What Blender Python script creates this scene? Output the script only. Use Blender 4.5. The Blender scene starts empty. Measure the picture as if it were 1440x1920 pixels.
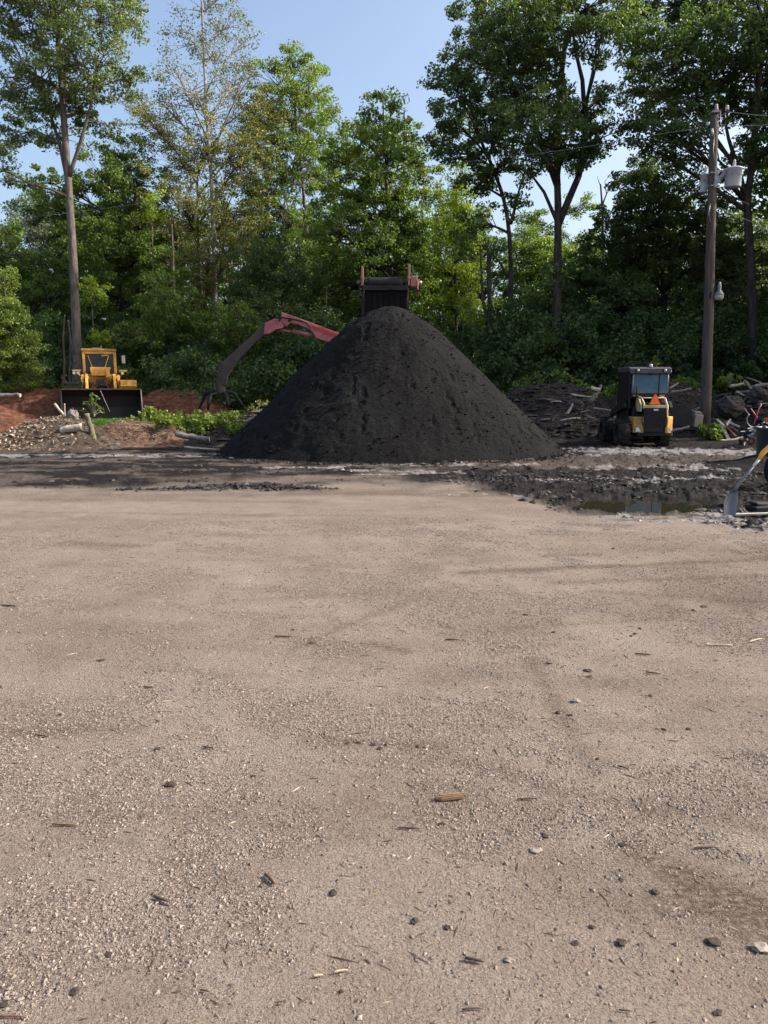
import bpy, math, random
import numpy as np
from mathutils import Vector, Matrix, Euler
PI = math.pi
scene = bpy.context.scene
COL = scene.collection
random.seed(7)
RNG = np.random.default_rng(11)

# ------------------------------------------------------------------ camera
FPX = 1386.0                       # focal length in photo pixels (1440 x 1920)
PITCH = math.atan2(235.0, FPX)
EYE = 1.6
cam_d = bpy.data.cameras.new('camera')
cam = bpy.data.objects.new('camera', cam_d); COL.objects.link(cam)
cam.location = (0, 0, EYE)
cam.rotation_euler = (PI / 2 - PITCH, 0, 0)
cam_d.sensor_fit = 'VERTICAL'; cam_d.sensor_height = 36.0
cam_d.lens = FPX / 1920 * 36.0
cam_d.clip_start = 0.05; cam_d.clip_end = 2000
scene.camera = cam
scene.render.resolution_x = 768; scene.render.resolution_y = 1024

# ------------------------------------------------------------------ sky and sun
SUN_AZ = math.radians(86); SUN_EL = math.radians(34)
world = bpy.data.worlds.new('World'); scene.world = world; world.use_nodes = True
wn = world.node_tree.nodes; wl = world.node_tree.links
sky = wn.new('ShaderNodeTexSky'); sky.sky_type = 'NISHITA'; sky.sun_disc = False
sky.sun_elevation = SUN_EL; sky.sun_rotation = SUN_AZ
sky.air_density = 1.0; sky.dust_density = 4.5; sky.ozone_density = 1.2
wn['Background'].inputs['Strength'].default_value = 0.15
wl.new(sky.outputs[0], wn['Background'].inputs[0])
sun_d = bpy.data.lights.new('sun', 'SUN'); sun = bpy.data.objects.new('sun', sun_d); COL.objects.link(sun)
sun_d.energy = 3.8; sun_d.angle = math.radians(0.53); sun_d.color = (1.0, 0.93, 0.84)
sdir = Vector((math.sin(SUN_AZ) * math.cos(SUN_EL), math.cos(SUN_AZ) * math.cos(SUN_EL), math.sin(SUN_EL)))
sun.rotation_euler = sdir.to_track_quat('Z', 'Y').to_euler()
scene.view_settings.view_transform = 'Standard'; scene.view_settings.look = 'None'
scene.view_settings.exposure = 0.95; scene.view_settings.gamma = 1.0
scene.cycles.max_bounces = 6; scene.cycles.diffuse_bounces = 3; scene.cycles.transmission_bounces = 3
scene.cycles.glossy_bounces = 2; scene.cycles.caustics_reflective = False; scene.cycles.caustics_refractive = False

# ------------------------------------------------------------------ pixel -> world helpers
CP, SP = math.cos(PITCH), math.sin(PITCH)
def P(px, py, Y):
    """point at depth Y (metres ahead of the camera) seen at photo pixel px, py"""
    u = (px - 720) / FPX; v = (960 - py) / FPX
    d = (u, SP * v + CP, CP * v - SP)
    t = Y / d[1]
    return Vector((d[0] * t, Y, EYE + d[2] * t))
def GP(px, py, z=0.0):
    u = (px - 720) / FPX; v = (960 - py) / FPX
    d = (u, SP * v + CP, CP * v - SP)
    t = (z - EYE) / d[2]
    return Vector((d[0] * t, d[1] * t, z))

# ------------------------------------------------------------------ noise
def _h(ix, iy, iz, s):
    n = (ix.astype(np.int64) * 374761393 + iy.astype(np.int64) * 668265263 + iz.astype(np.int64) * 2147483647 + s * 1274126177) & 0xffffffff
    n = ((n ^ (n >> 13)) * 1274126177) & 0xffffffff
    n = ((n ^ (n >> 16)) * 2246822519) & 0xffffffff
    return ((n ^ (n >> 15)) & 0xffffff) / float(0xffffff)
def noise2(x, y, s=0):
    x = np.asarray(x, float); y = np.asarray(y, float)
    ix = np.floor(x); iy = np.floor(y); fx = x - ix; fy = y - iy
    fx = fx * fx * (3 - 2 * fx); fy = fy * fy * (3 - 2 * fy)
    z = np.zeros_like(ix)
    a = _h(ix, iy, z, s); b = _h(ix + 1, iy, z, s); c = _h(ix, iy + 1, z, s); d = _h(ix + 1, iy + 1, z, s)
    return (a * (1 - fx) + b * fx) * (1 - fy) + (c * (1 - fx) + d * fx) * fy
def fbm(x, y, s=0, o=4, g=0.5):
    t = 0; a = 1; w = 0
    for i in range(o):
        t = t + a * noise2(np.asarray(x) * 2 ** i + 17.3 * i, np.asarray(y) * 2 ** i - 9.1 * i, s + i); w += a; a *= g
    return t / w
def sstep(a, b, x):
    t = np.clip((np.asarray(x, float) - a) / (b - a), 0, 1); return t * t * (3 - 2 * t)

# ------------------------------------------------------------------ terrain functions
PUD = (3.60, 10.10, 1.00, 0.66)
def mud_mask(x, y):
    """1 where the yard is black churned mud"""
    w = (fbm(x * .9, y * .9, 5, 4) - .5)
    edge = np.where(x < 1.3, 12.1, 12.1 - 3.3 * sstep(1.0, 2.9, x))
    edge = edge - 0.35 * sstep(3, 8, x)
    soft = 1.1 - .6 * sstep(1, 3, x)
    return sstep(-soft * .8, soft, y - edge + w * (3.4 - 1.4 * sstep(1, 3, x)) + .5 * (fbm(x * .7, y * 5, 7, 4) - .5))
def pale_mask(x, y):
    """pale streaks on the mud: wet sheen put into the colour, plus pale gravel"""
    x = np.asarray(x, float); y = np.asarray(y, float)
    def blob(cx, cy, rx, ry, k=.6): return np.exp(-(((x - cx) / rx) ** 2 + ((y - cy) / ry) ** 2) ** 2)
    m = blob(-8.0, 17.4, 3.9, .42) + blob(-5.2, 17.9, 2.2, .35) * .8 + blob(.2, 14.0, 1.6, .42) + blob(-1.3, 14.8, 1.5, .25) * .6
    m += blob(6.2, 18.4, 3.6, 1.1) + blob(10., 18.2, 2.6, 1.0) + blob(6.6, 14.8, 2.9, .55) + blob(3.6, 12.6, 1.6, .28) * .7 + blob(4.2, 8.9, 1.9, .42) + blob(5.2, 8.35, 1.7, .3)
    m += blob(1.6, 15.3, 1.8, .4) * .7 + blob(1.8, 10.9, 1.0, .2) * .8 + blob(4.8, 12.9, 1.6, .2) * .9
    n = fbm(x * 2.2, y * 5.5, 23, 5, .62)
    return np.clip((m * .80 - (n * 3.6 - 1.25)) * 4.0, 0, 1) * sstep(.05, .5, m)
def grav_mask(x, y):
    return sstep(.45, .60, fbm(np.asarray(x) * 1.3 + .4 * np.asarray(y), np.asarray(y) * 1.5, 101, 6, .66))
def ridge(x, y):
    """churned clod ridge left by a tyre, left of centre"""
    cx = (x + 2.0) / 1.15; cy = (y - 11.55 - .12 * np.sin(x * 2)) / .17
    a = np.exp(-(cx ** 4 + cy ** 2))
    a2 = .5 * np.exp(-(((x + 3.6) / 1.0) ** 4 + ((y - 11.45) / .09) ** 2))
    return a + a2
def ground_z(x, y):
    x = np.asarray(x, float); y = np.asarray(y, float)
    z = .035 * (fbm(x * .35, y * .35, 1, 3) - .5) + .018 * (fbm(x * 1.7, y * 1.7, 2, 4) - .5)
    m = mud_mask(x, y) * (1 - sstep(19, 24, y))
    rough = fbm(x * 5.5, y * 5.5, 9, 5, .6)
    z = z + m * ((.05 + .05 * sstep(.5, 2, x)) * np.maximum(rough - .47, 0) * 2.2 - .008)
    right = sstep(.5, 2.0, x) * m * (1 - sstep(13.2, 14.2, y))
    z = z + right * .17 * np.maximum(fbm(x * 2.6, y * 4.2, 31, 4, .6) - .5, 0)
    z = z + ridge(x, y) * (.035 + .07 * fbm(x * 9, y * 9, 41, 3))
    # tyre tracks crossing on the right
    for (a, b, w) in ((7.25, .10, .16), (6.75, .06, .12)):
        t = y - (a + b * (x - 3)); s = sstep(1.2, 2.4, x)
        z = z - s * .018 * np.exp(-(t / w) ** 2) + s * .012 * np.exp(-((t - .22) / .09) ** 2)
    r = np.sqrt(((x - PUD[0]) / PUD[2]) ** 2 + ((y - PUD[1]) / PUD[3]) ** 2)
    r = r + .55 * (fbm(x * 2.2, y * 3, 77, 5) - .5)
    k = 1 - sstep(.85, 1.2, r)
    z = z * (1 - k) + (-.10) * k
    for (x0, y0, x1, y1) in ((-.75, 2.0, -.35, 5.2), (-.35, 5.2, .9, 8.6), (-.1, 1.9, .25, 5.0), (.25, 5.0, 1.4, 8.4), (1.5, 3.0, .9, 5.4), (-2.6, 3.4, .4, 4.3), (.4, 4.3, 3.2, 4.1)):
        dx, dy = x1 - x0, y1 - y0; t = np.clip(((x - x0) * dx + (y - y0) * dy) / (dx * dx + dy * dy), 0, 1)
        d = ((x - x0) * dy - (y - y0) * dx) / math.hypot(dx, dy); w = np.exp(-(np.hypot(x - x0 - t * dx, y - y0 - t * dy) / .13) ** 4)
        z = z - w * .004 * sstep(.35, .6, fbm(x * 1.3, y * 1.3, 88, 3))
    z = z + .7 * sstep(30, 44, y)
    return z
def gz(x, y): return float(ground_z(np.array([x]), np.array([y]))[0])

# ------------------------------------------------------------------ materials
def ramp(nt, fac, stops, interp='LINEAR'):
    r = nt.nodes.new('ShaderNodeValToRGB'); r.color_ramp.interpolation = interp
    e = r.color_ramp.elements
    while len(e) < len(stops): e.new(0.5)
    for i, (p, c) in enumerate(stops):
        e[i].position = p; e[i].color = (*c, 1) if len(c) == 3 else c
    nt.links.new(fac, r.inputs[0]); return r.outputs[0]
def tex(nt, scale, detail=4, rough=.55, stretch=None, kind='noise', coord='Object', dist=0):
    tc = nt.nodes.new('ShaderNodeTexCoord'); out = tc.outputs[coord]
    if stretch:
        mp = nt.nodes.new('ShaderNodeMapping'); mp.inputs['Scale'].default_value = stretch
        nt.links.new(out, mp.inputs[0]); out = mp.outputs[0]
    if kind == 'noise':
        n = nt.nodes.new('ShaderNodeTexNoise'); n.inputs['Scale'].default_value = scale
        n.inputs['Detail'].default_value = detail; n.inputs['Roughness'].default_value = rough; n.inputs['Distortion'].default_value = dist
        nt.links.new(out, n.inputs['Vector']); return n.outputs['Fac']
    n = nt.nodes.new('ShaderNodeTexVoronoi'); n.inputs['Scale'].default_value = scale
    nt.links.new(out, n.inputs['Vector']); return n
def bump(nt, h, strength, dist, prev=None):
    b = nt.nodes.new('ShaderNodeBump'); b.inputs['Strength'].default_value = strength; b.inputs['Distance'].default_value = dist
    nt.links.new(h, b.inputs['Height'])
    if prev: nt.links.new(prev, b.inputs['Normal'])
    return b.outputs[0]
def mixc(nt, fac, a, b, mode='MIX'):
    m = nt.nodes.new('ShaderNodeMix'); m.data_type = 'RGBA'; m.blend_type = mode
    for s, v in ((m.inputs[0], fac), (m.inputs[6], a), (m.inputs[7], b)):
        if isinstance(v, (int, float)): s.default_value = v
        elif isinstance(v, tuple): s.default_value = (*v, 1)
        else: nt.links.new(v, s)
    return m.outputs[2]
def math_n(nt, op, a, b=None, clamp=False):
    m = nt.nodes.new('ShaderNodeMath'); m.operation = op; m.use_clamp = clamp
    for i, v in enumerate((a, b)):
        if v is None: continue
        if isinstance(v, (int, float)): m.inputs[i].default_value = v
        else: nt.links.new(v, m.inputs[i])
    return m.outputs[0]
def attr(nt, name, color=False):
    a = nt.nodes.new('ShaderNodeAttribute'); a.attribute_name = name
    return a.outputs['Color' if color else 'Fac']
MATS = {}
def newmat(name):
    m = bpy.data.materials.new(name); m.use_nodes = True; MATS[name] = m
    return m, m.node_tree, m.node_tree.nodes['Principled BSDF']
def simple(name, c1, c2, scale=6, rough=.7, metal=0, bs=.3, bd=.01, stretch=None, dirt=None, dirt_amt=.5, spec=.5, detail=5):
    """two-tone weathered material; dirt = colour of grime patches"""
    m, nt, p = newmat(name)
    n = tex(nt, scale, detail, .6, stretch)
    col = ramp(nt, n, [(.3, c1), (.7, c2)])
    if dirt:
        d = tex(nt, scale * .45, 6, .7)
        f = ramp(nt, d, [(.62 - dirt_amt * .3, (0, 0, 0)), (.72, (1, 1, 1))])
        col = mixc(nt, f, col, dirt)
    nt.links.new(col, p.inputs['Base Color'])
    p.inputs['Roughness'].default_value = rough; p.inputs['Metallic'].default_value = metal
    p.inputs['Specular IOR Level'].default_value = spec
    if bs: nt.links.new(bump(nt, tex(nt, scale * 4, 5, .6, stretch), bs, bd), p.inputs['Normal'])
    return m
def leafmat(name, dark, mid, light, trans=.38):
    m, nt, p = newmat(name)
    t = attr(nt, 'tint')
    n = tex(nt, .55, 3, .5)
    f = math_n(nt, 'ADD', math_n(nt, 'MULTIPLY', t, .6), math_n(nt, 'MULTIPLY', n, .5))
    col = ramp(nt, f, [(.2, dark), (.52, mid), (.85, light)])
    nt.links.new(col, p.inputs['Base Color'])
    p.inputs['Roughness'].default_value = .42; p.inputs['Specular IOR Level'].default_value = .6
    tr = nt.nodes.new('ShaderNodeBsdfTranslucent')
    tc = mixc(nt, 1.0, col, (1.15, 1.25, .45), 'MULTIPLY')
    nt.links.new(tc, tr.inputs[0])
    mx = nt.nodes.new('ShaderNodeMixShader'); mx.inputs[0].default_value = trans
    nt.links.new(p.outputs[0], mx.inputs[1]); nt.links.new(tr.outputs[0], mx.inputs[2])
    nt.links.new(mx.outputs[0], nt.nodes['Material Output'].inputs[0])
    return m
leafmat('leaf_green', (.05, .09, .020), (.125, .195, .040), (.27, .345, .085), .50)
leafmat('leaf_dark', (.033, .064, .022), (.075, .13, .038), (.175, .235, .075), .46)  # darker leaf: shade of the wood put into its colour
leafmat('leaf_blue', (.048, .080, .034), (.115, .16, .066), (.24, .29, .13), .44)
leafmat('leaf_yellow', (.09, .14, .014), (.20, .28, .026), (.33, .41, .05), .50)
leafmat('leaf_olive', (.09, .105, .028), (.19, .195, .06), (.33, .31, .13), .45)
leafmat('leaf_pale', (.09, .11, .07), (.15, .18, .12), (.24, .27, .19), .4)
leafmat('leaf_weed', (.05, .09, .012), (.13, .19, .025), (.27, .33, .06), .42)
leafmat('leaf_grass', (.05, .13, .01), (.08, .2, .012), (.14, .28, .03), .4)
def barkmat(name, c1, c2, c3=None):
    m, nt, p = newmat(name)
    n = tex(nt, 9, 6, .65, (1, 1, .22))
    stops = [(.35, c1), (.62, c2)] + ([(.75, c3)] if c3 else [])
    nt.links.new(ramp(nt, n, stops), p.inputs['Base Color']); p.inputs['Roughness'].default_value = .9
    p.inputs['Specular IOR Level'].default_value = .2
    nt.links.new(bump(nt, tex(nt, 26, 6, .7, (1, 1, .18)), .8, .03), p.inputs['Normal']); return m
barkmat('bark_grey', (.07, .058, .05), (.17, .145, .125))
barkmat('bark_dark', (.03, .026, .022), (.08, .07, .06))
barkmat('bark_white', (.16, .14, .12), (.42, .39, .34), (.6, .57, .52))
barkmat('bark_brown', (.07, .05, .038), (.19, .15, .115))
simple('wood_pale', (.30, .25, .19), (.52, .46, .38), 8, .85, bs=.4, stretch=(1, 1, .3), dirt=(.16, .12, .09))
simple('wood_grey', (.13, .11, .095), (.30, .27, .24), 8, .9, bs=.6, bd=.02, dirt=(.05, .042, .036))
simple('wood_dark', (.03, .025, .022), (.085, .07, .06), 8, .9, bs=.7, bd=.02)
simple('wood_red', (.10, .045, .028), (.2, .1, .06), 8, .9, bs=.5)
simple('cut_wood', (.34, .27, .19), (.5, .42, .3), 25, .85, bs=.3)
simple('moss_wood', (.09, .08, .045), (.17, .17, .09), 8, .9, bs=.6, bd=.02)

# black compost
m, nt, p = newmat('compost')
n1 = tex(nt, 14, 7, .72); n2 = tex(nt, 1.2, 5, .6)
c = ramp(nt, n1, [(.30, (.004, .0036, .004)), (.52, (.0088, .0081, .0087)), (.74, (.020, .0185, .0195))])
c = mixc(nt, ramp(nt, n2, [(.42, (0, 0, 0)), (.68, (.45, .45, .45))]), c, (.018, .020, .018))
nt.links.new(c, p.inputs['Base Color']); p.inputs['Roughness'].default_value = .95; p.inputs['Specular IOR Level'].default_value = .15
b1 = bump(nt, tex(nt, 7, 6, .65), .6, .10)
nt.links.new(bump(nt, tex(nt, 45, 5, .75), 1.0, .03, b1), p.inputs['Normal'])

# gravel yard
m, nt, p = newmat('yard_ground')
mud = attr(nt, 'mud'); pale = attr(nt, 'pale'); brown = attr(nt, 'brown'); woods = attr(nt, 'woods')
big = tex(nt, .55, 5, .6); med = tex(nt, 3.2, 6, .65); fine = tex(nt, 60, 6, .75); grit = tex(nt, 190, 3, .7)
v1 = tex(nt, 75, kind='v'); v2 = tex(nt, 165, kind='v')
sand = ramp(nt, med, [(.25, (.285, .220, .172)), (.5, (.336, .277, .225)), (.75, (.395, .332, .278))])
g1 = ramp(nt, v1.outputs['Color'], [(.0, (.10, .076, .058)), (.45, (.34, .275, .225)), (1, (.56, .475, .41))])
g2 = ramp(nt, v2.outputs['Color'], [(.0, (.10, .077, .058)), (.5, (.33, .268, .22)), (1, (.54, .46, .40))])
patch = attr(nt, 'grav')
stones = mixc(nt, .5, g1, g2)
rgh = math_n(nt, 'ADD', math_n(nt, 'MULTIPLY', patch, .8), .2)
col = mixc(nt, math_n(nt, 'MULTIPLY', patch, .85), mixc(nt, .22, sand, g2), stones)
col = mixc(nt, math_n(nt, 'MULTIPLY', ramp(nt, grit, [(.36, (.8, .8, .8)), (.47, (0, 0, 0))]), rgh), col, (.12, .09, .068))
col = mixc(nt, math_n(nt, 'MULTIPLY', ramp(nt, fine, [(.38, (.9, .9, .9)), (.49, (0, 0, 0))]), rgh), col, (.085, .064, .048))  # dark gaps between grains: crevice shade put into the colour
col = mixc(nt, ramp(nt, big, [(.40, (.0, .0, .0)), (.75, (.38, .38, .38))]), col, (.215, .158, .115))
bsp = ramp(nt, tex(nt, 26, 6, .75, (1, 1.8, 1)), [(.40, (.25, .25, .25)), (.56, (1, 1, 1))])
col = mixc(nt, math_n(nt, 'MULTIPLY', brown, bsp), col, mixc(nt, med, (.085, .062, .046), (.17, .125, .095)))
mudc = ramp(nt, tex(nt, 5, 8, .74, (1, 2.2, 1)), [(.32, (.006, .005, .0045)), (.54, (.019, .015, .0135)), (.80, (.075, .059, .050))])
col = mixc(nt, mud, col, mudc)
palec = ramp(nt, tex(nt, 24, 6, .75, (1, 2.5, 1)), [(.35, (.08, .068, .062)), (.5, (.30, .28, .27)), (.68, (.55, .54, .54))])
col = mixc(nt, pale, col, palec)  # wet sheen of the mud painted on as pale streaks
col = mixc(nt, woods, col, mixc(nt, med, (.02, .03, .012), (.06, .045, .028)))
nt.links.new(col, p.inputs['Base Color'])
ro = mixc(nt, mud, (.92, .92, .92), ramp(nt, tex(nt, 3, 4, .6), [(.38, (.5, .5, .5)), (.5, (.9, .9, .9))]))
nt.links.new(ro, p.inputs['Roughness']); p.inputs['Specular IOR Level'].default_value = .15
hv = math_n(nt, 'SUBTRACT', 1.0, v1.outputs['Distance']); hv2 = math_n(nt, 'SUBTRACT', 1.0, v2.outputs['Distance'])
b0 = bump(nt, med, .5, .05); b1 = bump(nt, hv, .9, .016, b0); b2 = bump(nt, hv2, .9, .008, b1)
nt.links.new(bump(nt, fine, .9, .02, b2), p.inputs['Normal'])

def soilmat(name, stops, scale=9):
    m, nt, p = newmat(name)
    n = tex(nt, scale, 7, .72); n2 = tex(nt, 1.1, 4, .6)
    c = ramp(nt, n, stops)
    c = mixc(nt, ramp(nt, n2, [(.45, (0, 0, 0)), (.7, (.6, .6, .6))]), c, tuple(x * .55 for x in stops[1][1]))
    nt.links.new(c, p.inputs['Base Color']); p.inputs['Roughness'].default_value = .95; p.inputs['Specular IOR Level'].default_value = .2
    b = bump(nt, tex(nt, 6, 6, .7), .8, .12)
    nt.links.new(bump(nt, tex(nt, 32, 5, .7), .9, .04, b), p.inputs['Normal'])
soilmat('red_soil', [(.3, (.035, .015, .010)), (.5, (.145, .06, .034)), (.72, (.28, .135, .08))], 5)
soilmat('mulch_soil', [(.3, (.05, .028, .018)), (.5, (.18, .105, .066)), (.72, (.34, .22, .14))], 7)
soilmat('chip_soil', [(.3, (.025, .019, .015)), (.5, (.085, .064, .048)), (.72, (.26, .2, .145))], 6)
soilmat('dark_soil', [(.3, (.014, .011, .009)), (.5, (.045, .036, .031)), (.72, (.13, .105, .088))])
# tinted bits (pebbles, chips): tone from the piece's own attribute
def bitmat(name, stops, rough=.85):
    m, nt, p = newmat(name)
    nt.links.new(ramp(nt, attr(nt, 'tint'), stops), p.inputs['Base Color']); p.inputs['Roughness'].default_value = rough
    nt.links.new(bump(nt, tex(nt, 220, 3, .6), .4, .002), p.inputs['Normal'])
bitmat('pebble', [(0, (.06, .045, .035)), (.3, (.18, .142, .113)), (.7, (.27, .218, .18)), (1, (.37, .31, .262))])
bitmat('shred', [(0, (.028, .018, .013)), (.6, (.085, .055, .036)), (.8, (.2, .14, .09)), (1, (.48, .40, .30))])
bitmat('clodbit', [(0, (.007, .006, .0055)), (.7, (.022, .018, .016)), (1, (.085, .07, .06))])
bitmat('chipbit', [(0, (.07, .04, .026)), (.4, (.22, .14, .088)), (.75, (.40, .30, .205)), (1, (.58, .5, .385))])

YEL = (.62, .34, .045)
simple('yellow_paint', (.52, .24, .025), (.80, .44, .06), 4, .5, bs=.2, dirt=(.16, .075, .03), dirt_amt=.75)
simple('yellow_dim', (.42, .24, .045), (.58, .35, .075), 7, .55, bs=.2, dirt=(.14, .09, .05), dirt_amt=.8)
simple('cream_paint', (.46, .35, .17), (.62, .5, .3), 5, .5, bs=.1, dirt=(.14, .10, .07), dirt_amt=.3)
simple('red_paint', (.34, .085, .095), (.48, .15, .165), 4, .55, bs=.15, dirt=(.16, .06, .05), dirt_amt=.4)
simple('red_worn', (.30, .10, .09), (.30, .17, .145), 4, .7, bs=.2, dirt=(.17, .14, .11), dirt_amt=.75)
simple('arm_dusty_shaded', (.038, .031, .025), (.075, .06, .05), 4, .85, bs=.3, dirt=(.045, .038, .03), dirt_amt=.6)  # dusty brown with the lower arm's shade put into the colour
simple('black_steel', (.007, .007, .008), (.02, .019, .02), 6, .65, bs=.15, spec=.3)
simple('grey_steel', (.16, .17, .18), (.28, .29, .30), 7, .5, metal=.4, bs=.15, dirt=(.10, .085, .07), dirt_amt=.3)
simple('dark_cab', (.006, .0065, .0075), (.011, .0115, .0125), 3, .5, bs=.05, spec=.3)
simple('roof_paint', (.055, .045, .055), (.085, .07, .085), 3, .4, bs=.05)
simple('rubber', (.008, .008, .009), (.02, .019, .019), 12, .85, bs=.3, dirt=(.045, .038, .032), dirt_amt=.2, spec=.25)
simple('muddy_rubber', (.010, .010, .010), (.024, .022, .02), 9, .9, bs=.5, bd=.02, dirt=(.10, .078, .062), dirt_amt=.7, spec=.2)
simple('curtain', (.004, .004, .005), (.010, .010, .011), 5, .9, bs=.2, spec=.15)
simple('rust_steel', (.03, .018, .014), (.075, .042, .03), 6, .8, bs=.3)
simple('bucket_steel', (.010, .007, .006), (.022, .014, .012), 3, .75, bs=.3)  # the bucket's inner shading is put into this dark colour
simple('worn_lit_edge', (.26, .2, .16), (.4, .33, .28), 6, .5, metal=.3, bs=.2)
simple('orange_sign', (.95, .17, .03), (1.0, .22, .04), 3, .4, bs=0)
simple('red_border', (.35, .02, .015), (.45, .03, .02), 3, .4, bs=0)
simple('white_paint', (.55, .56, .58), (.68, .69, .71), 3, .45, bs=.05, dirt=(.35, .34, .33), dirt_amt=.2)
simple('transformer_paint', (.40, .43, .47), (.50, .53, .58), 3, .4, bs=.04, dirt=(.36, .37, .38), dirt_amt=.15)
simple('porcelain', (.42, .40, .38), (.55, .53, .5), 5, .3, bs=0)
simple('lamp_red', (.5, .04, .03), (.6, .06, .05), 5, .3, bs=0)
simple('amber_dull', (.28, .10, .06), (.35, .14, .08), 5, .5, bs=0)
simple('shovel_blade', (.13, .135, .145), (.20, .205, .215), 6, .45, metal=.2, bs=.1, dirt=(.20, .16, .15), dirt_amt=.4)
simple('fibre_handle', (.72, .33, .03), (.85, .45, .06), 8, .5, bs=.1)
simple('orange_red', (.6, .09, .03), (.75, .14, .05), 5, .45, bs=.1, dirt=(.25, .08, .05), dirt_amt=.3)
simple('bin_plastic', (.03, .034, .045), (.055, .06, .075), 4, .5, bs=.1)
simple('glass_lens', (.35, .35, .33), (.45, .45, .42), 5, .15, bs=0)
simple('wire_metal', (.20, .21, .22), (.3, .31, .32), 4, .4, metal=.5, bs=0)
simple('rock_pale', (.17, .138, .112), (.29, .245, .205), 30, .85, bs=.4, bd=.004)
simple('clod_dark', (.02, .014, .010), (.065, .045, .032), 60, .95, bs=.6, bd=.006)
simple('bark_scrap', (.13, .082, .045), (.26, .18, .105), 40, .85, bs=.5, bd=.003, stretch=(.3, 1, 1))
simple('twig_brown', (.05, .03, .02), (.11, .07, .045), 40, .85, bs=.3, bd=.002)
simple('pole_wood', (.05, .037, .03), (.135, .10, .082), 7, .9, bs=.8, bd=.03, stretch=(1.4, 1.4, .12), dirt=(.06, .045, .038), dirt_amt=.3)
def glassmat(name, tint, rough=.06):
    m, nt, p = newmat(name)
    nt.links.new(ramp(nt, tex(nt, 5, 5, .7), [(.3, tint), (.8, tuple(x * 1.5 + .01 for x in tint))]), p.inputs['Base Color'])
    nt.links.new(ramp(nt, tex(nt, 9, 5, .7), [(.4, (rough, rough, rough)), (.8, (rough + .18,) * 3)]), p.inputs['Roughness'])
    p.inputs['Specular IOR Level'].default_value = .5; p.inputs['IOR'].default_value = 1.5
    p.inputs['Coat Weight'].default_value = .15; p.inputs['Coat Roughness'].default_value = .03
glassmat('cab_glass', (.012, .02, .03))
glassmat('rear_glass', (.05, .12, .165), .03)  # blue sky reflection put into the glass colour
m, nt, p = newmat('puddle_water')
p.inputs['Base Color'].default_value = (.022, .020, .013, 1); p.inputs['Roughness'].default_value = .03; p.inputs['IOR'].default_value = 1.33
p.inputs['Specular IOR Level'].default_value = .5
nt.links.new(bump(nt, tex(nt, 7, 2, .5), .05, .003), p.inputs['Normal'])

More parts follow.
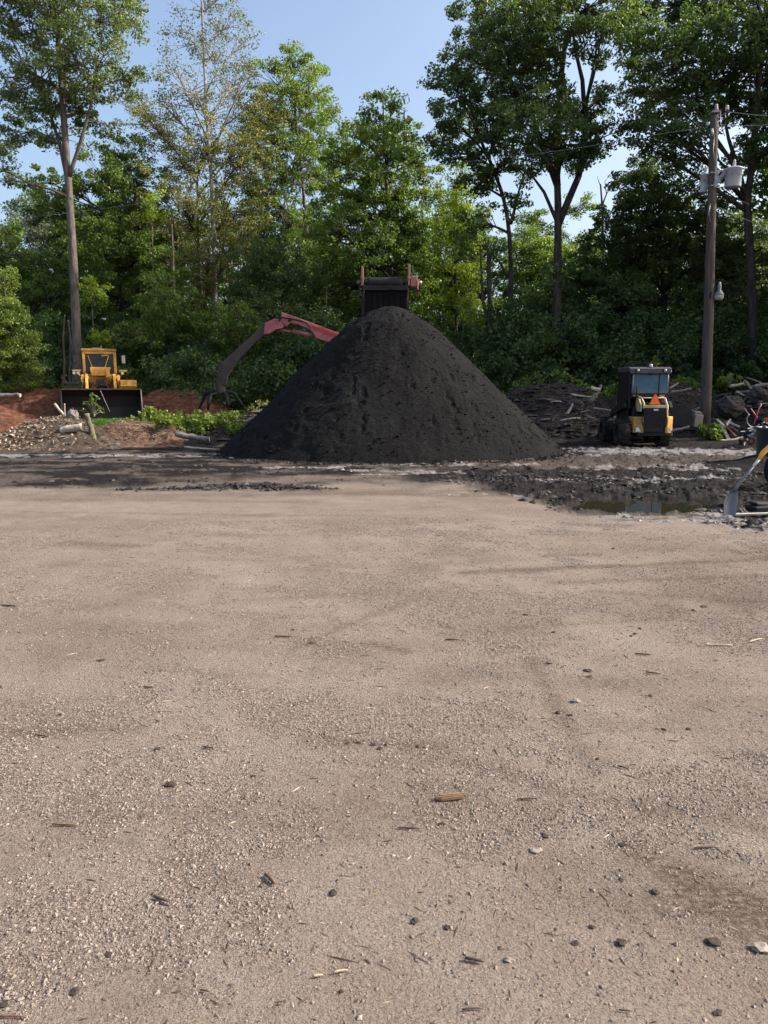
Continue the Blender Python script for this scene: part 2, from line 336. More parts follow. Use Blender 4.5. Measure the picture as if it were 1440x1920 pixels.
# ------------------------------------------------------------------ mesh builder
class MB:
    def __init__(s): s.v = []; s.f = []; s.mi = []; s.n = 0; s.mats = []; s.sm = []
    def slot(s, mat):
        if mat not in s.mats: s.mats.append(mat)
        return s.mats.index(mat)
    def add(s, vs, fs, mat=None, smooth=False):
        k = s.slot(mat) if mat else 0
        o = s.n; s.v.extend([tuple(v) for v in vs]); s.n += len(vs)
        for f in fs: s.f.append(tuple(i + o for i in f)); s.mi.append(k); s.sm.append(smooth)
        return s
    def box(s, c, d, rot=(0, 0, 0), mat=None, taper=None):
        M = Euler(rot).to_matrix(); vs = []
        for z in (-1, 1):
            k = (1, 1) if (taper is None or z < 0) else taper
            for (x, y) in ((-1, -1), (1, -1), (1, 1), (-1, 1)):
                vs.append(M @ Vector((x * d[0] / 2 * k[0], y * d[1] / 2 * k[1], z * d[2] / 2)) + Vector(c))
        return s.add(vs, [(0, 3, 2, 1), (4, 5, 6, 7), (0, 1, 5, 4), (1, 2, 6, 5), (2, 3, 7, 6), (3, 0, 4, 7)], mat)
    def bar(s, a, b, w, h=None, mat=None, up=(0, 0, 1)):
        a = Vector(a); b = Vector(b); h = h or w; d = (b - a).normalized(); u = Vector(up)
        if abs(d.dot(u)) > .98: u = Vector((0, 1, 0))
        r = d.cross(u).normalized(); u = r.cross(d)
        vs = [q + r * (i * w / 2) + u * (j * h / 2) for q in (a, b) for (i, j) in ((-1, -1), (1, -1), (1, 1), (-1, 1))]
        return s.add(vs, [(0, 3, 2, 1), (4, 5, 6, 7), (0, 1, 5, 4), (1, 2, 6, 5), (2, 3, 7, 6), (3, 0, 4, 7)], mat)
    def tube(s, pts, rad, n=8, mat=None, cap=True, wob=0, capmat=None):
        pts = [Vector(q) for q in pts]
        if not hasattr(rad, '__len__'): rad = [rad] * len(pts)
        vs = []; fs = []; prev = None
        for i, q in enumerate(pts):
            d = (pts[min(i + 1, len(pts) - 1)] - pts[max(i - 1, 0)]).normalized()
            if prev is None:
                u = Vector((0, 0, 1)) if abs(d.z) < .9 else Vector((1, 0, 0)); u = (u - d * u.dot(d)).normalized()
            else:
                u = (prev - d * prev.dot(d)).normalized()
            prev = u; w = d.cross(u)
            for k in range(n):
                a = 2 * PI * k / n; r = rad[i] * (1 + (random.uniform(-wob, wob) if wob else 0))
                vs.append(q + (u * math.cos(a) + w * math.sin(a)) * r)
            if i:
                for k in range(n):
                    a0 = (i - 1) * n + k; a1 = (i - 1) * n + (k + 1) % n
                    fs.append((a0, a1, a1 + n, a0 + n))
        s.add(vs, fs, mat, True)
        if cap:
            base = s.n - len(vs); k = s.slot(capmat or mat) if (capmat or mat) else 0
            s.f.append(tuple(base + i for i in reversed(range(n)))); s.mi.append(k); s.sm.append(False)
            s.f.append(tuple(base + len(vs) - n + i for i in range(n))); s.mi.append(k); s.sm.append(False)
        return s
    def cyl(s, a, b, r, r2=None, n=16, mat=None, capmat=None):
        return s.tube([a, b], [r, r if r2 is None else r2], n, mat, capmat=capmat)
    def lathe(s, prof, c=(0, 0, 0), n=20, axis='z', mat=None):
        vs = []; fs = []
        for (r, h) in prof:
            for k in range(n):
                a = 2 * PI * k / n; x, y = r * math.cos(a), r * math.sin(a)
                q = {'z': (x, y, h), 'x': (h, x, y), 'y': (x, h, -y)}[axis]
                vs.append((q[0] + c[0], q[1] + c[1], q[2] + c[2]))
        for i in range(len(prof) - 1):
            for k in range(n): fs.append((i * n + k, i * n + (k + 1) % n, (i + 1) * n + (k + 1) % n, (i + 1) * n + k))
        return s.add(vs, fs, mat, True)
    def prism(s, poly, y0, y1, plane='xz', mat=None):
        """polygon in plane extruded along the third axis"""
        def mk(a, b, t): return {'xz': (a, t, b), 'yz': (t, a, b), 'xy': (a, b, t)}[plane]
        n = len(poly); vs = [mk(a, b, y0) for a, b in poly] + [mk(a, b, y1) for a, b in poly]
        fs = [tuple(range(n)), tuple(reversed(range(n, 2 * n)))] + [(i, i + n, (i + 1) % n + n, (i + 1) % n) for i in range(n)]
        return s.add(vs, fs, mat)
    def build(s, name, mat=None, parent=None, bevel=0, recalc=True):
        me = bpy.data.meshes.new(name)
        me.from_pydata(s.v, [], s.f)
        if s.mats:
            for k in s.mats: me.materials.append(MATS[k])
            me.polygons.foreach_set('material_index', s.mi)
        elif mat: me.materials.append(MATS[mat])
        me.polygons.foreach_set('use_smooth', s.sm)
        if recalc:
            import bmesh
            b = bmesh.new(); b.from_mesh(me); bmesh.ops.recalc_face_normals(b, faces=b.faces); b.to_mesh(me); b.free()
        me.update()
        o = bpy.data.objects.new(name, me); COL.objects.link(o)
        if parent: o.parent = parent
        if bevel:
            md = o.modifiers.new('bevel', 'BEVEL'); md.width = bevel; md.segments = 2; md.limit_method = 'ANGLE'; md.angle_limit = .7
        return o
def tag(o, label=None, cat=None, group=None, kind=None):
    if label: o['label'] = label
    if cat: o['category'] = cat
    if group: o['group'] = group
    if kind: o['kind'] = kind
    return o
def thing(name, label, cat, loc=(0, 0, 0), rz=0, group=None):
    o = bpy.data.objects.new(name, None); COL.objects.link(o); o.location = loc; o.rotation_euler = (0, 0, rz)
    o.empty_display_size = .2
    return tag(o, label, cat, group)
def np_mesh(name, V, F, mat, parent=None, attrs=None, smooth=False, fattr=None):
    """fast mesh: V (n,3), F (m,k) with equal-sided faces"""
    me = bpy.data.meshes.new(name); V = np.asarray(V, np.float32); F = np.asarray(F, np.int32)
    me.vertices.add(len(V)); me.vertices.foreach_set('co', V.ravel())
    k = F.shape[1]; me.loops.add(F.size); me.loops.foreach_set('vertex_index', F.ravel())
    me.polygons.add(len(F)); me.polygons.foreach_set('loop_start', np.arange(0, F.size, k, dtype=np.int32))
    me.polygons.foreach_set('use_smooth', np.full(len(F), smooth))
    me.materials.append(MATS[mat]); me.update(calc_edges=True); me.validate()
    for nme, a in (attrs or {}).items():
        at = me.attributes.new(nme, 'FLOAT', 'POINT'); at.data.foreach_set('value', np.asarray(a, np.float32))
    for nme, a in (fattr or {}).items():
        at = me.attributes.new(nme, 'FLOAT', 'FACE'); at.data.foreach_set('value', np.asarray(a, np.float32))
    o = bpy.data.objects.new(name, me); COL.objects.link(o)
    if parent: o.parent = parent
    return o
def grid_faces(nr, nc, wrap=False):
    i = np.arange(nr - 1)[:, None]; j = np.arange(nc if wrap else nc - 1)[None, :]
    j2 = (j + 1) % nc
    a = i * nc + j; b = i * nc + j2; c = (i + 1) * nc + j2; d = (i + 1) * nc + j
    return np.stack([a + 0 * b, b, c, d], -1).reshape(-1, 4)
def copy_tree(o, parent=None):
    c = o.copy(); COL.objects.link(c)
    if parent: c.parent = parent
    for ch in list(o.children): copy_tree(ch, c)
    return c

# ------------------------------------------------------------------ ground
dense = np.radians(np.linspace(-37, 37, 720)); coarse = np.radians(np.linspace(37, 323, 90)[1:-1])
TH = np.concatenate([dense, coarse]); R_ = .35 * (320 / .35) ** (np.linspace(0, 1, 640))
R_ = np.concatenate([.35 * np.ones(1) * .02, R_])
tt, rr = np.meshgrid(TH, R_)
X = rr * np.sin(tt); Y_ = rr * np.cos(tt)
Z = ground_z(X, Y_)
F = grid_faces(len(R_), len(TH), True)[:, ::-1]
mud_a = mud_mask(X, Y_); pale_a = pale_mask(X, Y_)
lf = .62 + .34 * sstep(.3, 2.0, X)
mud_a = np.maximum(mud_a * (lf + (1 - lf) * sstep(.30, .55, fbm(X * 1.4, Y_ * 3, 61, 4))), np.clip(ridge(X, Y_) * 1.3, 0, 1))
mud_a = mud_a * (1 - .25 * sstep(14.3, 15.0, Y_) * (1 - sstep(17.2, 18, Y_)) * sstep(.5, 3, X))
def bl(cx, cy, rx, ry): return np.exp(-(((X - cx) / rx) ** 2 + ((Y_ - cy) / ry) ** 2))
br = .55 * bl(.38, 3.95, .45, .18) + .7 * bl(1.25, 3.85, .25, .12) + .85 * bl(1.15, 2.05, .30, .14) + .8 * bl(1.4, 1.78, .35, .2) + .4 * bl(-1.5, 2.3, .2, .2)
br += .75 * bl(3.6, 7.2, 1.6, .2) + .6 * bl(4.5, 6.6, 1.6, .35) + .45 * bl(-1.6, 7.9, .7, .12) + .5 * bl(-3.0, 11.0, 2.2, .3) + .3 * bl(0, 11.2, 2.6, .35) + .5 * bl(2.6, 5.5, .8, .25)
for (ax, ay, bx_, by_, w_, k_) in ((560, 1212, 760, 1128, .05, .6), (130, 1020, 250, 1024, .10, .7), (0, 1368, 240, 1372, .05, .6), (590, 1393, 820, 1402, .035, .7), (830, 1428, 960, 1452, .05, .7), (900, 1072, 1440, 1046, .07, 1.0), (1060, 1092, 1440, 1080, .07, .6),
        (1130, 1110, 1440, 1128, .06, .5), (1020, 1480, 1440, 1560, .05, .45), (1000, 1240, 1110, 1440, .05, .5), (200, 1250, 420, 1268, .04, .35), (0, 935, 560, 940, .18, .5), (560, 925, 900, 930, .2, .5), (960, 1175, 1250, 1158, .05, .5), (700, 1210, 760, 1222, .05, .6), (60, 960, 700, 968, .05, .5), (1180, 1600, 1440, 1720, .06, .5),
        (80, 1530, 420, 1640, .05, .3), (400, 1130, 700, 1110, .05, .35)):
    A_ = GP(ax, ay); B_ = GP(bx_, by_); dx_, dy_ = B_.x - A_.x, B_.y - A_.y; t_ = np.clip(((X - A_.x) * dx_ + (Y_ - A_.y) * dy_) / (dx_ ** 2 + dy_ ** 2), -.05, 1.05)
    br = br + k_ * np.exp(-(((X - A_.x - t_ * dx_) ** 2 + (Y_ - A_.y - t_ * dy_) ** 2) / w_ ** 2))
br = br + .34 * sstep(.48, .68, fbm(X * 1.1, Y_ * 2.3, 75, 5, .6))
br = np.clip(br * (.35 + 1.3 * fbm(X * 3, Y_ * 3, 71, 5, .6)), 0, 1)
wo = sstep(26, 31, Y_ + 1.5 * (fbm(X * .4, Y_ * .4, 81) - .5))
gr = np_mesh('ground', np.stack([X, Y_, Z], -1).reshape(-1, 3), F, 'yard_ground', attrs={
    'mud': mud_a.ravel(), 'pale': pale_a.ravel() * .9, 'brown': br.ravel(), 'woods': wo.ravel(), 'grav': grav_mask(X, Y_).ravel()}, smooth=True)
tag(gr, 'tan gravel yard with black churned mud towards the back', kind='structure')
# puddle
th = np.linspace(0, 2 * PI, 60, endpoint=False)
pv = [(PUD[0], PUD[1], -.036)] + [(PUD[0] + 1.45 * PUD[2] * math.cos(a), PUD[1] + 1.35 * PUD[3] * math.sin(a), -.036) for a in th]
pud = MB().add(pv, [(0, 1 + i, 1 + (i + 1) % 60) for i in range(60)]).build('puddle_water', 'puddle_water')
tag(pud, 'shallow brown puddle in the black mud', kind='structure')

# ------------------------------------------------------------------ loose bits on the ground (uncountable)
OCT = np.array([(1, 0, 0), (0, 1, 0), (-1, 0, 0), (0, -1, 0), (0, 0, 1), (0, 0, -1)], float)
OCTF = np.array([(0, 1, 4), (1, 2, 4), (2, 3, 4), (3, 0, 4), (1, 0, 5), (2, 1, 5), (3, 2, 5), (0, 3, 5)])
def scatter_oct(name, mat, xy, size, flat, stretch, tint, zoff=.2, zf=ground_z, tilt=0, kind='stuff', label=None):
    n = len(xy); r = np.random.default_rng(len(xy))
    base = OCT; V = np.repeat(base[None], n, 0) * r.uniform(.65, 1.25, (n, 6, 1)) + r.normal(0, .12, (n, 6, 3))
    sc = np.stack([size * stretch, size, size * flat], -1)[:, None]
    V = V * sc
    if tilt:
        ta = r.normal(0, tilt, n)[:, None]; V = np.stack([V[..., 0] * np.cos(ta) - V[..., 2] * np.sin(ta), V[..., 1], V[..., 0] * np.sin(ta) + V[..., 2] * np.cos(ta)], -1)
    a = r.uniform(0, 2 * PI, n); c, s = np.cos(a)[:, None], np.sin(a)[:, None]
    x = V[..., 0] * c - V[..., 1] * s; y = V[..., 0] * s + V[..., 1] * c
    z0 = zf(xy[:, 0], xy[:, 1])
    V = np.stack([x + xy[:, 0:1], y + xy[:, 1:2], V[..., 2] + (z0 + size * flat * zoff)[:, None]], -1).reshape(-1, 3)
    F = (OCTF[None] + (np.arange(n) * 6)[:, None, None]).reshape(-1, 3)
    o = np_mesh(name, V, F, mat, fattr={'tint': np.repeat(tint, 8)})
    return tag(o, label, kind=kind)
def wedge_pts(n, r0, r1, half=31, p=1.0):
    a = np.radians(RNG.uniform(-half, half, n)); r = (r0 ** p + RNG.random(n) * (r1 ** p - r0 ** p)) ** (1 / p)
    return np.stack([r * np.sin(a), r * np.cos(a)], -1)
def keep(xy, prob): return xy[RNG.random(len(xy)) < prob]
pp = wedge_pts(300000, 1.35, 9.0, 33, 1.0)
dens = .10 + .90 * grav_mask(pp[:, 0], pp[:, 1])
pp = keep(pp, dens * .85)
sz = RNG.gamma(3.4, .00070, len(pp)) * (1 + .10 * pp[:, 1]); sz = np.clip(sz, .0011, .0085)
scatter_oct('gravel', 'pebble', pp, sz, .65, RNG.uniform(1, 1.5, len(pp)), RNG.beta(2.4, 2.8, len(pp)), .35, label='loose limestone gravel over the yard')
sp = keep(wedge_pts(16000, 1.4, 9, 34, 1.2), .22); 
scatter_oct('bark_shreds', 'shred', sp, RNG.uniform(.0012, .0036, len(sp)) * (1 + .10 * sp[:, 1]), .5, RNG.gamma(2, 1.6, len(sp)) + 1.2, RNG.random(len(sp)) ** 1.2, .6, label='fine shreds of bark scattered over the gravel')
# churned clods in the mud
cp = wedge_pts(60000, 8.3, 19, 31, 1.4); mm = mud_mask(cp[:, 0], cp[:, 1])
right = .10 + .90 * sstep(.5, 2.2, cp[:, 0]) * (1 - sstep(13.3, 14.5, cp[:, 1]))
cp = keep(cp, mm * right * sstep(.44, .60, fbm(cp[:, 0] * 1.6, cp[:, 1] * 3.6, 111, 4)) * .65)
rp = np.stack([RNG.uniform(-4.2, -.7, 2600), 11.55 + RNG.normal(0, .11, 2600)], -1); rp = keep(rp, np.clip(ridge(rp[:, 0], rp[:, 1]), 0, 1))
cp = np.concatenate([cp, rp]); inp = ((cp[:, 0] - PUD[0]) / PUD[2]) ** 2 + ((cp[:, 1] - PUD[1]) / PUD[3]) ** 2 < 1.05
cp = cp[~inp]
scatter_oct('mud_clods', 'clodbit', cp, np.clip(RNG.gamma(2.2, .0095, len(cp)), .005, .07), .6, RNG.uniform(1, 2.0, len(cp)), RNG.random(len(cp)) ** 1.3, .1, label='small wet clods of churned black mud')
gpb = keep(wedge_pts(40000, 8.0, 18.6, 31, 1.2), 1); gpb = gpb[pale_mask(gpb[:, 0], gpb[:, 1]) > .35]
scatter_oct('pale_stones', 'pebble', gpb, np.clip(RNG.gamma(3, .004, len(gpb)), .004, .03), .6, RNG.uniform(1, 1.8, len(gpb)), .4 + .6 * RNG.random(len(gpb)), .2, label='pale stone chippings along the painted sheen streaks on the wet mud')

# ------------------------------------------------------------------ black compost heap
HC = (0.17, 18.75); HH = 3.52
def heap_z(x, y):
    dx = (x - HC[0] - .0); dy = (y - HC[1])
    rx = np.where(dx < 0, 4.28, 4.32); ry = np.where(dy < 0, 3.05, 3.3)
    q = np.abs(dx) / rx, np.abs(dy) / ry
    r = (q[0] ** 2.15 + q[1] ** 2.15) ** (1 / 2.15)
    r = r * (1 + .035 * (fbm(x * .8, y * .8, 121, 3) - .5))
    slope = (1.10 - r) / 1.10 if False else (1 - r)
    top = .865                             # rounded tip
    z = HH * 1.17 * slope
    k = .26; z = np.where(True, -np.logaddexp(-z / k, -(HH - .01) / k) * k, z)
    z = z + .26 * (fbm(x * 1.0, y * 1.0, 131, 3) - .5) * sstep(0, .5, slope)
    z = z + .085 * (fbm(x * 3.0, y * 3.0, 133, 6, .55) - .5) * sstep(-.02, .06, slope)
    st = sstep(.55, .35, slope) * sstep(0.0, -2.2, dx)          # slumped steps low on the left
    z = z - .0
    z = z + .12 * np.abs(fbm(x * 1.6 + .3 * z, y * 1.6 + z * 2.0, 137, 4) - .5) * sstep(.8, -1.2, dx)
    ang = np.arctan2(dy, dx); z = z + .045 * (fbm(ang * 5.5 + 1.5 * r, r * 2.2, 143, 4, .6) - .5) * sstep(.0, .25, slope) * sstep(1.0, .7, slope)
    pock = sstep(.66, .76, fbm(x * 4.5, y * 4.5, 139, 3)); z = z - .045 * pock * sstep(.02, .1, slope)
    return z
nth, nr = 620, 260
th = np.linspace(0, 2 * PI, nth, endpoint=False); q = np.linspace(0.001, 1.06, nr)
tt, qq = np.meshgrid(th, q)
ex = 2 / 2.15
hx = HC[0] + 4.3 * qq * np.sign(np.cos(tt)) * np.abs(np.cos(tt)) ** ex; hy = HC[1] + 3.2 * qq * np.sign(np.sin(tt)) * np.abs(np.sin(tt)) ** ex
hz = np.minimum(heap_z(hx, hy), 9) + 0
heap = np_mesh('compost_heap', np.stack([hx, hy, hz], -1).reshape(-1, 3), grid_faces(nr, nth, True), 'compost', smooth=True)
tag(heap, 'tall cone of dark black compost in the middle of the yard', 'compost heap')
kp = RNG.uniform(0, 2 * PI, 5000); kq = np.sqrt(RNG.random(5000)) * 1.03
kx = HC[0] + 4.3 * kq * np.cos(kp); ky = HC[1] + 3.15 * kq * np.sin(kp)
kk = np.stack([kx, ky], -1); kk = kk[ky < HC[1] + .8]
def hz_f(x, y): return np.maximum(heap_z(x, y), ground_z(x, y))
ra = RNG.uniform(PI, 2 * PI, 1500); rq = 1.0 + np.abs(RNG.normal(0, .06, 1500)); kk = np.concatenate([kk, np.stack([HC[0] + 4.3 * rq * np.sign(np.cos(ra)) * np.abs(np.cos(ra)) ** .93, HC[1] + 3.2 * rq * np.sign(np.sin(ra)) * np.abs(np.sin(ra)) ** .93], -1)])
lumps = scatter_oct('lumps', 'compost', kk, np.clip(RNG.gamma(2.2, .007, len(kk)), .006, .045), .7, RNG.uniform(1, 1.6, len(kk)), RNG.random(len(kk)), .2, hz_f)
del lumps['kind']; lumps['kind'] = 'stuff'; lumps.parent = heap

# ------------------------------------------------------------------ mounds at the back of the yard
MOUNDS = []
def mound(name, label, mat, x0, x1, y0, y1, hf, res=.06, rough=.16, sc=1.3, seed=1):
    nx = int((x1 - x0) / res); ny = int((y1 - y0) / res)
    xs, ys = np.meshgrid(np.linspace(x0, x1, nx), np.linspace(y0, y1, ny))
    def zf(x, y):
        x = np.asarray(x, float); y = np.asarray(y, float)
        h = hf(x, y)
        env = sstep(0, .35, h + .02)
        return h + env * (rough * 2 * (fbm(x * sc, y * sc, seed, 5, .6) - .5) + rough * .8 * (fbm(x * sc * 5, y * sc * 5, seed + 9, 4, .6) - .5)) - .05
    o = np_mesh(name, np.stack([xs, ys, zf(xs, ys)], -1).reshape(-1, 3), grid_faces(ny, nx), mat, smooth=True)
    tag(o, label, kind='structure'); return zf
def hump(x, y, cx, cy, rx, ryf, ryb, h, p=2.0):
    ry = np.where(y < cy, ryf, ryb)
    r = np.sqrt(np.abs((x - cx) / rx) ** p + np.abs((y - cy) / ry) ** p)
    return h * (1 - sstep(0, 1, r)) - .25 * sstep(.9, 1.05, r)
mx = np.maximum
z_red = mound('dirt_mound', 'red clay bank behind the wood chips at left', 'red_soil', -23, -5.2, 22.0, 37,
    lambda x, y: mx(mx(hump(x, y, -17.5, 26.5, 6.8, 4.2, 4, 1.38, 3), hump(x, y, -14.0, 31.5, 6, 3, 4, 1.55, 3)), hump(x, y, -9.0, 32.5, 3.8, 3.0, 3, 1.5, 2.5)), .07, .20, 1.0, 201)
z_chip = mound('wood_chip_mound', 'low mound of pale wood chips and black soil at left', 'chip_soil', -13.5, -6.6, 17.3, 22.6,
    lambda x, y: mx(hump(x, y, -8.9, 20.2, 2.3, 2.1, 2.0, .82, 2.4), hump(x, y, -10.6, 19.4, 2.4, 1.6, 2, .45, 2.4)), .045, .10, 2.0, 211)
z_mul = mound('mulch_mound', 'low bank of tan and rusty shredded mulch', 'mulch_soil', -9.6, -5.2, 18.6, 24.6,
    lambda x, y: mx(hump(x, y, -7.35, 21.6, 1.6, 2.1, 2.4, .66, 3), mx(hump(x, y, -6.1, 21.4, .9, 1.9, 2, .55, 2.5), hump(x, y, -8.35, 22.0, 1.0, 1.3, 1.2, .60, 2.4))), .04, .09, 2.4, 221)
z_dl = mound('soil_mound', 'dark earth bank with weeds left of the black heap', 'dark_soil', -7.4, -.8, 18.4, 29,
    lambda x, y: mx(hump(x, y, -4.3, 22.6, 2.6, 3.0, 3.2, .66, 2.6), hump(x, y, -3.2, 26.5, 3.6, 2.6, 2.4, .95, 2.6)), .05, .13, 2.0, 231)
z_dr = mound('debris_mound', 'long dark bank of soil and rotten brush at right', 'dark_soil', 2.6, 17.5, 20.6, 33,
    lambda x, y: mx(mx(hump(x, y, 6.1, 27.6, 3.6, 3.6, 4, 1.7, 2.6), hump(x, y, 10.0, 27.0, 3.6, 2.9, 4, 1.75, 2.6)), mx(hump(x, y, 14.2, 25.8, 4, 3.0, 4, 1.7, 2.6), hump(x, y, 6.2, 24.4, 2.6, 2.4, 3, .75, 2.6))), .07, .24, 1.3, 241)
z_back = mound('bank', 'low grassy rise along the edge of the wood', 'dark_soil', -30, 34, 31, 46,
    lambda x, y: hump(x, y, 0, 40, 200, 8, 10, 1.6, 2), .25, .3, .6, 251)
def surf(x, y, fs=None):
    z = gz(x, y)
    for f, b in ((z_red, (-23, -5.2, 22, 37)), (z_chip, (-13.5, -6.6, 17.3, 22.6)), (z_mul, (-9.6, -5.2, 18.6, 24.6)), (z_dl, (-7.4, -.8, 18.4, 29)), (z_dr, (2.6, 17.5, 20.6, 33)), (z_back, (-30, 34, 31, 46))):
        if b[0] < x < b[1] and b[2] < y < b[3]: z = max(z, float(f(np.array([x]), np.array([y]))[0]))
    return z
def surf_np(fs):
    def g(x, y):
        z = ground_z(x, y)
        for f in fs: z = np.maximum(z, f(x, y))
        return z
    return g
n = 3600; c = np.stack([-9.5 + RNG.normal(0, 1.0, n) - .8 * RNG.random(n) * 1.6, RNG.uniform(17.9, 21.6, n)], -1)
c = c[(z_chip(c[:, 0], c[:, 1]) > .03) & (c[:, 0] < -8.3 + .5 * RNG.random(len(c)))]
scatter_oct('wood_chips', 'chipbit', c, RNG.uniform(.012, .04, len(c)), .4, RNG.uniform(1, 2.2, len(c)), RNG.random(len(c)), .6, surf_np([z_chip]), tilt=.5, label='pale wood chips spilling down the left mound')
n = 5000; c = np.stack([RNG.uniform(-8.9, -5.4, n), RNG.uniform(19.3, 22.5, n)], -1); c = c[z_mul(c[:, 0], c[:, 1]) > .05]
scatter_oct('shredded_mulch', 'chipbit', c, RNG.uniform(.006, .018, len(c)), .4, RNG.uniform(2, 6, len(c)), .75 * RNG.random(len(c)), .6, surf_np([z_mul]), label='shredded tan mulch over the low bank')
n = 9000; c = np.stack([RNG.uniform(-10, 16.5, n), RNG.uniform(18.5, 27, n)], -1)
c = c[(np.maximum(z_dr(c[:, 0], c[:, 1]) * (c[:, 0] > 2.6), np.maximum(z_dl(c[:, 0], c[:, 1]) * (c[:, 0] > -7.4) * (c[:, 0] < -.8), z_red(c[:, 0], c[:, 1]) * (c[:, 0] < -5.3))) > .05)]
scatter_oct('soil_crumbs', 'clodbit', c, np.clip(RNG.gamma(2, .025, len(c)), .01, .15), .6, RNG.uniform(1, 2.5, len(c)), RNG.random(len(c)), .2,
    lambda x, y: np.maximum(ground_z(x, y), np.where(x > 2.6, z_dr(x, y), np.where(x > -5.3, z_dl(x, y), z_red(x, y)))), label='crumbled soil and rotten scraps on the banks')

n = 5200; c = np.stack([RNG.uniform(2.8, 17, n), RNG.uniform(22.5, 27.5, n)], -1); c = c[(z_dr(c[:, 0], c[:, 1]) > .12) & (fbm(c[:, 0] * .9, c[:, 1] * .9, 333, 3) > .44)]
scatter_oct('brush_twigs', 'shred', c, RNG.uniform(.006, .016, len(c)), .8, RNG.uniform(6, 30, len(c)), .75 * RNG.random(len(c)), 3.0, surf_np([z_dr]), tilt=.5, label='fine broken twigs tangled over the dark brush bank')
n = 2600; c = np.stack([RNG.uniform(-13, -5, n), RNG.uniform(18, 22.5, n)], -1); c = c[np.maximum(z_chip(c[:, 0], c[:, 1]), z_mul(c[:, 0], c[:, 1])) > .03]
scatter_oct('bark_litter', 'shred', c, RNG.uniform(.005, .013, len(c)), .8, RNG.uniform(3, 16, len(c)), RNG.random(len(c)), 2.0, surf_np([z_chip, z_mul]), tilt=.4, label='broken twigs and bark over the left mounds')

# ------------------------------------------------------------------ leaves and trees
def leaves(name, mat, C, rc, n_per, size, parent=None, flat=.6, seed=0, clumpy=.2, aspect=.62, tint_c=None, org=(0, 0, 0)):
    """C: cluster centres (k,3), rc: radii (k,); n_per leaves each, scattered in a flattened ball"""
    r = np.random.default_rng(seed); k = len(C); N = k * n_per
    d = r.normal(size=(N, 3)); d /= np.linalg.norm(d, axis=1)[:, None]
    rad = r.random(N) ** .45
    pos = np.repeat(C, n_per, 0) + d * rad[:, None] * np.repeat(rc, n_per)[:, None] * np.array([1, 1, flat])
    nrm = r.normal(0, .75, (N, 3)) + np.array([0, 0, .55]) + d * .35; nrm /= np.linalg.norm(nrm, axis=1)[:, None]
    ax = r.normal(size=(N, 3)) + d * .5; ax[:, 2] -= .25
    ax -= nrm * (ax * nrm).sum(1)[:, None]; ax /= np.linalg.norm(ax, axis=1)[:, None]
    sd = np.cross(nrm, ax); L = size * r.uniform(.6, 1.25, N); W = L * aspect * r.uniform(.8, 1.2, N)
    L = L[:, None] * .5; W = W[:, None] * .5
    fold = nrm * W * .35
    V = np.stack([pos - ax * L, pos + sd * W - ax * L * .1 + fold, pos + ax * L, pos - sd * W - ax * L * .1 + fold], 1).reshape(-1, 3) - np.array(org)
    F = (np.arange(N) * 4)[:, None] + np.array([[0, 1, 2, 3]])
    tc = r.normal(.5, .16, k) if tint_c is None else tint_c
    t = np.clip(np.repeat(tc, n_per) + r.normal(0, clumpy, N), 0, 1)
    return np_mesh(name, V, F, mat, parent, fattr={'tint': t})
def bez(a, b, c, n=7):
    return [a * (1 - t) ** 2 + b * 2 * t * (1 - t) + c * t * t for t in [i / (n - 1) for i in range(n)]]
